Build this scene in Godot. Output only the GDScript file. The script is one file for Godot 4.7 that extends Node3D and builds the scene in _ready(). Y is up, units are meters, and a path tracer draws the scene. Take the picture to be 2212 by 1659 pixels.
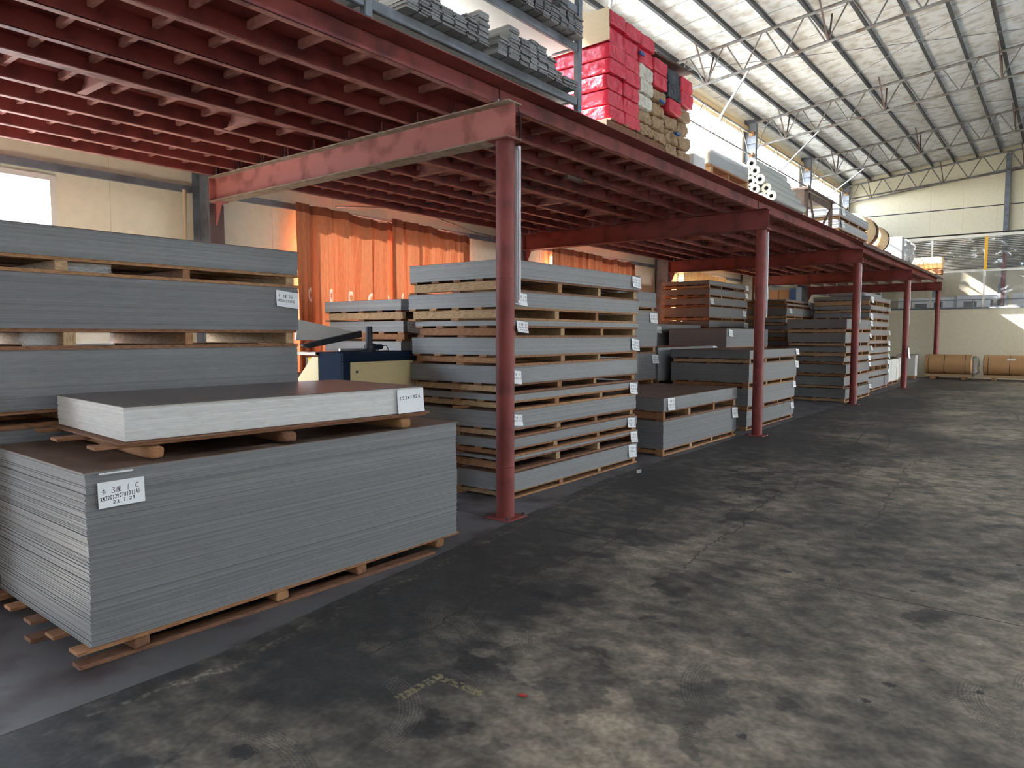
extends Node3D
# A warehouse hall: x runs from the left wall (-4.7) to the right, -z runs away along the mezzanine, y is up.

const WALL := -4.7          # inner face of the left wall
const BAY := 6.0            # distance between frames
const DECK := 3.454          # top of the mezzanine deck
const FACE := Vector3(1, 1, 1)

var M := {}                 # materials
var T := {}                 # textures
var box_cache := {}
var used := {}
var rng := RandomNumberGenerator.new()


# ------------------------------------------------------------------ mesh builder
class MB:
	var v := PackedVector3Array()
	var n := PackedVector3Array()
	var t := PackedVector2Array()
	var c := PackedColorArray()
	var ix := PackedInt32Array()
	var col := Color(1, 1, 1)

	func quad(a: Vector3, b: Vector3, d: Vector3, e: Vector3, uv := [Vector2(0, 1), Vector2(1, 1), Vector2(1, 0), Vector2(0, 0)], norms := []) -> void:
		# a b d e run counter-clockwise seen from outside
		var k := v.size()
		var nn := (b - a).cross(d - a)
		if nn.length_squared() < 1e-14:
			nn = (d - a).cross(e - a)
		nn = nn.normalized()
		v.append_array([a, b, d, e])
		if norms.is_empty():
			n.append_array([nn, nn, nn, nn])
		else:
			n.append_array(norms)
		t.append_array(uv)
		c.append_array([col, col, col, col])
		ix.append_array([k, k + 2, k + 1, k, k + 3, k + 2])

	func tri(a: Vector3, b: Vector3, d: Vector3) -> void:
		var k := v.size()
		var nn := (b - a).cross(d - a).normalized()
		v.append_array([a, b, d])
		n.append_array([nn, nn, nn])
		t.append_array([Vector2(a.x + a.z, a.y), Vector2(b.x + b.z, b.y), Vector2(d.x + d.z, d.y)])
		c.append_array([col, col, col])
		ix.append_array([k, k + 2, k + 1])

	func face(ctr: Vector3, u: Vector3, w: Vector3, grain: int) -> void:
		var lu := u.length()
		var lw := w.length()
		var o := fposmod(sin(ctr.dot(Vector3(12.9, 78.2, 37.7))) * 437.5, 1.0) * 5.0
		var p := fposmod(o * 7.3, 1.0)
		var uv := [Vector2(-lu + o, lw + p), Vector2(lu + o, lw + p), Vector2(lu + o, -lw + p), Vector2(-lu + o, -lw + p)]
		if (grain == 0 and lw > lu) or grain == 2:
			uv = [Vector2(-lw + o, lu + p), Vector2(-lw + o, -lu + p), Vector2(lw + o, -lu + p), Vector2(lw + o, lu + p)]
		quad(ctr - u - w, ctr + u - w, ctr + u + w, ctr - u + w, uv)

	func box(ctr: Vector3, size: Vector3, bs := Basis(), ch := 0.0) -> void:
		# a box with chamfered edges when ch > 0
		var h := size * 0.5
		var ax := [bs.x, bs.y, bs.z]
		var hh := [h.x, h.y, h.z]
		for i in 3:
			var j := (i + 1) % 3
			var k := (i + 2) % 3
			for s in [-1.0, 1.0]:
				face(ctr + ax[i] * hh[i] * s, ax[j] * (hh[j] - ch) * s, ax[k] * (hh[k] - ch), 0)
		if ch <= 0.0:
			return
		for i in 3:
			var j := (i + 1) % 3
			var k := (i + 2) % 3
			for sj in [-1.0, 1.0]:
				for sk in [-1.0, 1.0]:
					var e: Vector3 = ax[i] * (hh[i] - ch)
					var p: Vector3 = ctr + ax[j] * hh[j] * sj + ax[k] * (hh[k] - ch) * sk
					var q: Vector3 = ctr + ax[j] * (hh[j] - ch) * sj + ax[k] * hh[k] * sk
					if sj * sk > 0:
						quad(p - e, p + e, q + e, q - e) if ((p + e - (p - e)).cross(q - p)).dot(ax[j] * sj + ax[k] * sk) > 0 else quad(p + e, p - e, q - e, q + e)
					else:
						quad(p - e, p + e, q + e, q - e) if ((e * 2.0).cross(q - p)).dot(ax[j] * sj + ax[k] * sk) > 0 else quad(p + e, p - e, q - e, q + e)
		for sx in [-1.0, 1.0]:
			for sy in [-1.0, 1.0]:
				for sz in [-1.0, 1.0]:
					var a: Vector3 = ctr + ax[0] * hh[0] * sx + ax[1] * (hh[1] - ch) * sy + ax[2] * (hh[2] - ch) * sz
					var b: Vector3 = ctr + ax[0] * (hh[0] - ch) * sx + ax[1] * hh[1] * sy + ax[2] * (hh[2] - ch) * sz
					var d: Vector3 = ctr + ax[0] * (hh[0] - ch) * sx + ax[1] * (hh[1] - ch) * sy + ax[2] * hh[2] * sz
					if (b - a).cross(d - a).dot(ax[0] * sx + ax[1] * sy + ax[2] * sz) > 0:
						tri(a, b, d)
					else:
						tri(a, d, b)

	func tube(pts: Array, r: float, seg := 10, caps := true) -> void:
		# a pipe along a polyline
		var rings := []
		for i in pts.size():
			var p: Vector3 = pts[i]
			var dir: Vector3 = (pts[mini(i + 1, pts.size() - 1)] - pts[maxi(i - 1, 0)]).normalized()
			var side := dir.cross(Vector3.UP if absf(dir.y) < 0.95 else Vector3.RIGHT).normalized()
			var up := side.cross(dir)
			var ring := []
			for s in seg + 1:
				var a := TAU * s / seg
				ring.append([p + (side * cos(a) + up * sin(a)) * r, side * cos(a) + up * sin(a)])
			rings.append(ring)
		var run := 0.0
		for i in pts.size() - 1:
			var l: float = pts[i].distance_to(pts[i + 1])
			for s in seg:
				var a = rings[i][s]
				var b = rings[i][s + 1]
				var d = rings[i + 1][s + 1]
				var e = rings[i + 1][s]
				var u0 := TAU * r * s / seg
				var u1 := TAU * r * (s + 1) / seg
				quad(b[0], a[0], e[0], d[0], [Vector2(run, u1), Vector2(run, u0), Vector2(run + l, u0), Vector2(run + l, u1)], [b[1], a[1], e[1], d[1]])
			run += l
		if caps:
			for s in seg:
				tri(pts[0], rings[0][s][0], rings[0][s + 1][0])
				tri(pts[-1], rings[-1][s + 1][0], rings[-1][s][0])

	func lathe(prof: Array, base: Vector3, axis: Vector3, seg := 24) -> void:
		# profile of (radius, along) swept about an axis
		axis = axis.normalized()
		var side := axis.cross(Vector3.UP if absf(axis.y) < 0.95 else Vector3.RIGHT).normalized()
		var up := axis.cross(side)
		for i in prof.size() - 1:
			var p: Vector2 = prof[i]
			var q: Vector2 = prof[i + 1]
			var dr := q.x - p.x
			var dl := q.y - p.y
			for s in seg:
				var a0 := TAU * s / seg
				var a1 := TAU * (s + 1) / seg
				var d0 := side * cos(a0) + up * sin(a0)
				var d1 := side * cos(a1) + up * sin(a1)
				var n0 := (d0 * dl - axis * dr).normalized()
				var n1 := (d1 * dl - axis * dr).normalized()
				quad(base + d0 * p.x + axis * p.y, base + d1 * p.x + axis * p.y, base + d1 * q.x + axis * q.y, base + d0 * q.x + axis * q.y,
					[Vector2(p.x * a0, p.y), Vector2(p.x * a1, p.y), Vector2(p.x * a1, q.y), Vector2(p.x * a0, q.y)], [n0, n1, n1, n0])

	func extrude(poly: Array, dir: Vector3) -> void:
		# a flat convex polygon (counter-clockwise seen from outside) given thickness against dir
		var f := poly.size()
		for i in range(1, f - 1):
			tri(poly[0], poly[i], poly[i + 1])
			tri(poly[0] - dir, poly[i + 1] - dir, poly[i] - dir)
		for i in f:
			var a: Vector3 = poly[i]
			var b: Vector3 = poly[(i + 1) % f]
			quad(a - dir, b - dir, b, a)

	func done() -> ArrayMesh:
		var arr := []
		arr.resize(Mesh.ARRAY_MAX)
		arr[Mesh.ARRAY_VERTEX] = v
		arr[Mesh.ARRAY_NORMAL] = n
		arr[Mesh.ARRAY_TEX_UV] = t
		arr[Mesh.ARRAY_COLOR] = c
		arr[Mesh.ARRAY_INDEX] = ix
		var m := ArrayMesh.new()
		m.add_surface_from_arrays(Mesh.PRIMITIVE_TRIANGLES, arr)
		return m


# ------------------------------------------------------------------ scene helpers
func numbered(called: String) -> String:
	var k: int = used.get(called, 0)
	used[called] = k + 1
	return called if k == 0 else "%s_%03d" % [called, k]


func thing(called: String, label: String, category: String, at := Vector3.ZERO, turn := 0.0, group := "") -> Node3D:
	var o := Node3D.new()
	o.name = numbered(called)
	add_child(o)
	o.position = at
	o.rotation.y = turn
	tag(o, label, category, group)
	return o


func tag(o: Node3D, label: String, category: String, group := "") -> void:
	o.set_meta("label", label)
	o.set_meta("category", category)
	if group:
		o.set_meta("group", group)


func part(parent: Node3D, called: String, mesh: Mesh, mat: Material, at := Vector3.ZERO, bs := Basis()) -> MeshInstance3D:
	var o := MeshInstance3D.new()
	o.name = called
	o.mesh = mesh
	o.material_override = mat
	o.transform = Transform3D(bs, at)
	parent.add_child(o, true)
	return o


func solo(called: String, mesh: Mesh, mat: Material, label: String, category: String, at := Vector3.ZERO, group := "", bs := Basis()) -> MeshInstance3D:
	var o := part(self, numbered(called), mesh, mat, at, bs)
	tag(o, label, category, group)
	return o


func structure(called: String) -> Node3D:
	var o := Node3D.new()
	o.name = called
	add_child(o)
	o.set_meta("kind", "structure")
	return o


func bx(size: Vector3, ch := 0.0) -> Mesh:
	var key := [size.snapped(FACE * 0.0005), ch]
	if not box_cache.has(key):
		var b := MB.new()
		b.box(Vector3.ZERO, size, Basis(), ch)
		box_cache[key] = b.done()
	return box_cache[key]


func along(dir: Vector3) -> Basis:
	# a basis whose z runs along dir
	var z := dir.normalized()
	var x := (Vector3.UP if absf(z.y) < 0.95 else Vector3.RIGHT).cross(z).normalized()
	return Basis(x, z.cross(x), z)


func pipe(a: Vector3, b: Vector3, r: float, seg := 8) -> ArrayMesh:
	var m := MB.new()
	m.tube([a, b], r, seg)
	return m.done()


# ------------------------------------------------------------------ textures and materials
func noise_tex(called: String, freq: float, ramp: Array, size := 512, octaves := 4, kind := FastNoiseLite.TYPE_SIMPLEX_SMOOTH, seed_ := 1, stretch := 1.0, as_normal := false, bump := 4.0) -> Texture2D:
	var f := FastNoiseLite.new()
	f.noise_type = kind
	f.frequency = freq
	f.fractal_octaves = octaves
	f.seed = seed_
	if stretch != 1.0:
		# grain: a noise that is squeezed across
		var tall := int(size * stretch)
		var im := f.get_seamless_image(size, tall)
		im.resize(size, size, Image.INTERPOLATE_LANCZOS) if stretch > 1.0 else im.resize(size, size, Image.INTERPOLATE_CUBIC)
		var g := Gradient.new()
		g.offsets = ramp[0]
		g.colors = ramp[1]
		var out := Image.create(size, size, false, Image.FORMAT_RGB8)
		for y in size:
			for x in size:
				out.set_pixel(x, y, g.sample(im.get_pixel(x, y).r))
		T[called] = ImageTexture.create_from_image(out)
		return T[called]
	var nt := NoiseTexture2D.new()
	nt.width = size
	nt.height = size
	nt.seamless = true
	nt.noise = f
	if as_normal:
		nt.as_normal_map = true
		nt.bump_strength = bump
	elif ramp:
		var g := Gradient.new()
		g.offsets = ramp[0]
		g.colors = ramp[1]
		nt.color_ramp = g
	T[called] = nt
	return nt


func mat(called: String, color: Color, rough := 0.7, metal := 0.0, tex: Texture2D = null, scale := 1.0, tri := true) -> StandardMaterial3D:
	var m := StandardMaterial3D.new()
	m.resource_name = called
	m.albedo_color = color
	m.roughness = rough
	m.metallic = metal
	if tex:
		m.albedo_texture = tex
		if tri:
			m.uv1_triplanar = true
			m.uv1_world_triplanar = true
		m.uv1_scale = Vector3(scale, scale, scale)
	M[called] = m
	return m


func relief(m: StandardMaterial3D, tex: Texture2D, amount: float) -> void:
	m.normal_enabled = true
	m.normal_texture = tex
	m.normal_scale = amount


func srgb(r: int, g: int, b: int) -> Color:
	return Color8(r, g, b)


func make_materials() -> void:
	var patchy := noise_tex("patchy", 0.012, [[0.0, 0.42, 0.6, 1.0], [Color(0.72, 0.70, 0.69), Color(0.92, 0.91, 0.9), Color(1, 1, 1), Color(0.86, 0.85, 0.84)]], 512, 5)
	var grain := noise_tex("grain", 0.05, [[0.0, 0.5, 1.0], [Color(0.955, 0.955, 0.955), Color(0.985, 0.985, 0.985), Color(1, 1, 1)]], 512, 4, FastNoiseLite.TYPE_SIMPLEX_SMOOTH, 5)
	var paint := noise_tex("paint", 0.009, [[0.0, 0.36, 0.5, 0.7, 1.0], [Color(0.62, 0.52, 0.5), Color(0.88, 0.84, 0.83), Color(1, 0.97, 0.96), Color(1, 1, 1), Color(1.0, 0.98, 0.93)]], 512, 5, FastNoiseLite.TYPE_SIMPLEX_SMOOTH, 11)
	var rust := noise_tex("rust", 0.011, [[0.0, 0.3, 0.4, 0.52, 1.0], [Color8(98, 70, 54), Color8(112, 96, 84), Color8(124, 122, 118), Color8(132, 133, 131), Color8(150, 151, 148)]], 512, 5, FastNoiseLite.TYPE_SIMPLEX_SMOOTH, 21)
	var foil := noise_tex("foil", 0.014, [[0.0, 0.35, 0.5, 0.68, 1.0], [Color8(176, 172, 162), Color8(206, 208, 206), Color8(220, 224, 225), Color8(226, 231, 233), Color8(200, 209, 216)]], 512, 5, FastNoiseLite.TYPE_SIMPLEX_SMOOTH, 31)
	var timber := noise_tex("timber", 0.02, [[0.0, 0.35, 0.5, 0.65, 1.0], [Color(0.74, 0.70, 0.66), Color(0.87, 0.85, 0.83), Color(0.94, 0.93, 0.92), Color(1, 1, 1), Color(0.9, 0.88, 0.86)]], 256, 4, FastNoiseLite.TYPE_SIMPLEX_SMOOTH, 41, 6.0)
	var streak := noise_tex("streak", 0.03, [[0.0, 0.4, 0.6, 1.0], [Color(0.9, 0.9, 0.9), Color(0.97, 0.97, 0.97), Color(1, 1, 1), Color(0.97, 0.97, 0.97)]], 256, 3, FastNoiseLite.TYPE_SIMPLEX_SMOOTH, 51, 8.0)
	var bumps := noise_tex("bumps", 0.03, [], 512, 4, FastNoiseLite.TYPE_SIMPLEX_SMOOTH, 61, 1.0, true, 3.0)
	var creases := noise_tex("creases", 0.018, [], 512, 4, FastNoiseLite.TYPE_CELLULAR, 71, 1.0, true, 6.0)
	mat("red_steel", srgb(134, 59, 53), 0.55, 0.0, paint, 0.45)
	mat("beam_red_lit", srgb(184, 114, 104), 0.6, 0.0, paint, 0.45)  # chalky red, lightened further to make up for light on the near beams
	mat("bounce_lit_primer", srgb(172, 120, 110), 0.6, 0.0, paint, 0.8)  # primer made paler to stand in for light bounced off the floor
	mat("dusty_primer", srgb(164, 146, 126), 0.75, 0.0, patchy, 0.7)
	mat("added_deck_cover", srgb(78, 77, 76), 0.8, 0.0, patchy, 0.3)  # unseen layer on the deck, added to tune the bounce on the roof
	mat("old_brown", srgb(104, 82, 78), 0.7, 0.0, paint, 0.6)
	mat("grey_steel", srgb(128, 134, 142), 0.5, 0.2, patchy, 0.4)
	mat("blue_steel", srgb(150, 170, 180), 0.5, 0.1, patchy, 0.4)
	mat("truss_steel", Color(0.95, 0.95, 0.95), 0.55, 0.15, rust, 0.35)
	mat("purlin_steel", srgb(62, 66, 70), 0.55, 0.2, patchy, 0.3)
	mat("rust_steel", srgb(98, 80, 72), 0.7, 0.0, patchy, 0.6)
	mat("galvanised", srgb(168, 172, 174), 0.4, 0.5, patchy, 0.8)
	mat("cream_panel", srgb(233, 224, 194), 0.5, 0.0, grain, 0.25)
	mat("foil_panel", Color(0.95, 0.95, 0.94), 0.8, 0.0, foil, 0.32)
	mat("outer_skin", srgb(160, 165, 170), 0.6)
	mat("white_frame", srgb(226, 222, 208), 0.45, 0.0, grain, 0.8)
	mat("plain_wall", srgb(200, 202, 202), 0.7)
	mat("concrete_base", srgb(52, 50, 47), 0.9)
	mat("bounce_floor", srgb(184, 184, 182), 0.7, 0.0, patchy, 0.2)  # out-of-view slabs, made pale to throw light up at the roof
	mat("bounce_apron", srgb(170, 168, 164), 0.9, 0.0, patchy, 0.2)  # pale strip added outside to bounce light in through the left windows
	mat("yard", srgb(98, 97, 95), 0.9, 0.0, patchy, 0.1)
	mat("white_batten", srgb(226, 228, 228), 0.35)
	mat("black_rubber", srgb(28, 28, 30), 0.6)
	mat("paper", srgb(232, 231, 228), 0.8)
	for k in 5:
		var tones := [srgb(148, 104, 72), srgb(164, 116, 78), srgb(132, 92, 66), srgb(176, 130, 88), srgb(192, 160, 120)]
		mat("wood%d" % k, tones[k], 0.8, 0.0, timber, 2.4, false)
	var bd := mat("boards", Color(1, 1, 1), 0.55, 0.0, streak, 0.9, false)
	bd.vertex_color_use_as_albedo = true
	mat("brown_sheet", srgb(120, 96, 80), 0.5, 0.0, patchy, 0.5)
	mat("dark_sheet", srgb(104, 96, 90), 0.34, 0.0, grain, 0.5)
	var rw := mat("red_wrap", srgb(210, 40, 64), 0.32, 0.0, grain, 1.2)
	relief(rw, creases, 0.5)
	var br := mat("brown_wrap", srgb(168, 138, 100), 0.55, 0.0, patchy, 1.6)
	relief(br, creases, 0.9)
	var ww := mat("white_wrap", srgb(222, 216, 200), 0.5, 0.0, patchy, 1.6)
	relief(ww, creases, 0.9)
	var bw := mat("black_wrap", srgb(40, 44, 54), 0.35, 0.0, patchy, 1.6)
	relief(bw, creases, 0.8)
	mat("cardboard", srgb(198, 176, 140), 0.8, 0.0, grain, 0.9)
	mat("carton_brown", srgb(176, 132, 88), 0.75, 0.0, patchy, 0.9)
	mat("grey_board", srgb(150, 152, 152), 0.6, 0.0, grain, 0.8)
	mat("foam_white", srgb(224, 224, 220), 0.7, 0.0, grain, 1.0)
	mat("film_roll", srgb(236, 228, 196), 0.25)
	mat("film_side", srgb(176, 180, 176), 0.2)
	mat("core", srgb(118, 116, 112), 0.7)
	mat("blue_paint", srgb(34, 44, 60), 0.7, 0.0, grain, 0.8)
	M["blue_paint"].metallic_specular = 0.15
	mat("cream_paint", srgb(228, 206, 152), 0.4, 0.0, grain, 0.8)
	mat("dark_iron", srgb(52, 56, 62), 0.4, 0.4)
	mat("chrome", srgb(210, 214, 218), 0.15, 0.9)
	mat("yellow_paint", srgb(232, 190, 20), 0.4)
	mat("dark_table", srgb(92, 74, 62), 0.7, 0.0, timber, 1.2, false)
	mat("kraft_roll", srgb(196, 150, 100), 0.6, 0.0, grain, 0.8)
	mat("pale_kraft", srgb(226, 196, 148), 0.6, 0.0, grain, 0.8)
	mat("dark_ply", srgb(92, 64, 48), 0.7, 0.0, patchy, 1.0)
	mat("white_box", srgb(214, 210, 198), 0.6, 0.0, grain, 0.8)
	mat("strap", srgb(50, 50, 52), 0.5)
	mat("machine_white", srgb(226, 230, 232), 0.4)
	mat("machine_grey", srgb(120, 126, 130), 0.45)
	mat("corrugated", srgb(150, 156, 160), 0.5, 0.2, patchy, 0.2)
	mat("dark_roof", srgb(96, 92, 88), 0.5, 0.1, patchy, 0.3)
	mat("blue_cabinet", srgb(34, 92, 156), 0.4)
	mat("tan_door", srgb(150, 112, 76), 0.6, 0.0, grain, 0.5)
	mat("yellow_post", srgb(232, 176, 44), 0.5)
	mat("tarp", srgb(226, 226, 222), 0.6)
	mat("strip", Color(1, 1, 1), 0.6, 0.0, grain, 1.4).vertex_color_use_as_albedo = true
	mat("red_debris", srgb(170, 60, 48), 0.6)
	var gl := mat("glass", Color(0.9, 0.95, 0.95, 0.06), 0.05)
	gl.transparency = BaseMaterial3D.TRANSPARENCY_ALPHA
	var fm := mat("clear_film", Color(0.92, 0.93, 0.92, 0.08), 0.03)
	fm.transparency = BaseMaterial3D.TRANSPARENCY_ALPHA
	var wr := mat("thin_wrap", Color(0.93, 0.94, 0.94, 0.22), 0.2)
	wr.transparency = BaseMaterial3D.TRANSPARENCY_ALPHA
	var mk := mat("milky_sheet", srgb(236, 234, 228), 0.4)
	mk.backlight_enabled = true
	mk.backlight = Color(0.9, 0.9, 0.9)
	var cl := mat("cream_cloth", srgb(232, 196, 140), 0.9, 0.0, grain, 3.0)
	cl.backlight_enabled = true
	cl.backlight = Color(0.3, 0.27, 0.2)
	bumps.width = 512


# ------------------------------------------------------------------ handwriting on the tags
const GLYPH := {
	"F": [[.2, .22, .8, .16], [.15, .46, .85, .42], [.02, .72, .98, .66], [.5, .0, .52, 1.0]],
	"L": [[.15, .08, .92, .04], [.15, .08, .02, 1.0], [.35, .25, .82, .22, .8, .6, .35, .62, .35, .25], [.35, .42, .8, .42], [.57, .25, .57, .95], [.36, .78, .8, .76], [.25, .97, .98, .94]],
	"0": [[.5, .0, .15, .35, .2, .85, .55, 1.0, .85, .6, .8, .15, .5, .0]],
	"1": [[.55, .0, .45, 1.0]],
	"2": [[.15, .2, .5, .0, .85, .2, .7, .55, .1, .98, .92, .92]],
	"3": [[.15, .08, .6, .0, .8, .22, .4, .46, .85, .62, .7, .95, .12, .95]],
	"5": [[.85, .02, .3, .05, .22, .45, .7, .45, .82, .75, .5, 1.0, .15, .92]],
	"6": [[.7, .0, .25, .45, .2, .9, .6, 1.0, .82, .7, .55, .5, .25, .65]],
	"7": [[.1, .08, .85, .02, .45, 1.0]],
	"8": [[.5, .45, .2, .2, .5, .0, .8, .2, .5, .45, .18, .75, .5, 1.0, .82, .75, .5, .45]],
	"9": [[.8, .3, .45, .5, .2, .25, .5, .0, .8, .2, .7, .7, .45, 1.0]],
	"C": [[.85, .15, .5, .05, .15, .5, .35, .9, .85, .85]],
	"E": [[.85, .05, .2, .05, .2, .95, .88, .95], [.2, .5, .75, .48]],
	"X": [[.1, .05, .9, .95], [.85, .05, .12, .98]],
	"M": [[.08, 1.0, .2, .05, .5, .7, .8, .05, .95, 1.0]],
	"m": [[.08, 1.0, .12, .45, .3, .42, .4, .98, .5, .5, .7, .42, .85, 1.0]],
	"A": [[.05, 1.0, .5, .0, .92, 1.0], [.2, .65, .8, .62]],
	".": [[.4, .92, .5, 1.0]],
}


func ink(im: Image, a: Vector2, b: Vector2, w: float, shade: Color) -> void:
	var steps := int(a.distance_to(b) / 0.7) + 1
	for s in steps + 1:
		var p := a.lerp(b, float(s) / steps)
		im.fill_rect(Rect2i(int(p.x - w * 0.5), int(p.y - w * 0.5), int(ceilf(w)), int(ceilf(w))), shade)


func tag_texture(called: String, rows: Array, w := 288, h := 208, lift := 0.10) -> void:
	var im := Image.create(w, h, false, Image.FORMAT_RGB8)
	im.fill(Color(0.93, 0.93, 0.92))
	var r := RandomNumberGenerator.new()
	r.seed = called.hash()
	for y in rows.size():
		var text: String = rows[y][0]
		var size: float = rows[y][1]
		var x0: float = rows[y][2]
		var y0: float = rows[y][3]
		for i in text.length():
			var g = GLYPH.get(text[i])
			var slim: float = rows[y][4] if rows[y].size() > 4 else 1.0
			if g == null:
				x0 += size * 0.55 * slim
				continue
			var jog := Vector2(r.randf_range(-1.5, 1.5), r.randf_range(-2, 2))
			for line in g:
				for k in range(0, line.size() - 2, 2):
					var a := Vector2(x0 + line[k] * size * 0.62 * slim, y0 + line[k + 1] * size) + jog
					var b := Vector2(x0 + line[k + 2] * size * 0.62 * slim, y0 + line[k + 3] * size) + jog
					a.y -= (a.x - 20) * lift
					b.y -= (b.x - 20) * lift
					ink(im, a, b, 2.6, Color(0.06, 0.06, 0.09))
			x0 += size * 0.76 * slim
	T[called] = ImageTexture.create_from_image(im)
	mat(called, Color(1, 1, 1), 0.85, 0.0, T[called], 1.0, false)


func make_tags() -> void:
	tag_texture("tag_front", [["F 3L 1 C", 44.0, 22.0, 62.0], ["XM2207290701011A1", 34.0, 14.0, 120.0, 0.56], ["23.7.29", 26.0, 90.0, 166.0]])
	tag_texture("tag_white", [["153m1926", 30.0, 20.0, 66.0]], 224, 224, 0.04)
	tag_texture("tag_left", [["F 3L 2E", 40.0, 30.0, 50.0], ["XM220612705080", 34.0, 14.0, 112.0, 0.62]], 288, 208, 0.02)
	tag_texture("tag_a", [["F 8L 5C", 40.0, 40.0, 40.0], ["XM2206102506", 28.0, 24.0, 100.0], ["2022.3.8", 26.0, 60.0, 150.0]], 240, 208, 0.02)
	tag_texture("tag_b", [["F 5L 7E", 40.0, 40.0, 46.0], ["XM22012107", 30.0, 24.0, 108.0]], 240, 208, 0.05)
	tag_texture("tag_c", [["F 9L 3E0", 40.0, 30.0, 34.0], ["2208165", 34.0, 44.0, 90.0], ["A1.21.09", 32.0, 40.0, 148.0]], 240, 208, -0.04)


func sheet_mesh(w: float, h: float, curl: float, skew := 0.0) -> ArrayMesh:
	# a sheet of paper facing +x, hanging from its top edge, u running towards -z
	var b := MB.new()
	var nx := 5
	var ny := 4
	for i in nx:
		for j in ny:
			var q := []
			var uv := []
			for e in [[0, 1], [1, 1], [1, 0], [0, 0]]:
				var u := float(i + e[0]) / nx
				var v := float(j + e[1]) / ny
				q.append(Vector3(curl * (v * v * 0.7 + pow(absf(u - 0.3), 2.0) * 0.8), -v * h + skew * u * h, -u * w))
				uv.append(Vector2(u, v))
			b.quad(q[0], q[1], q[2], q[3], uv)
	return b.done()


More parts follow.
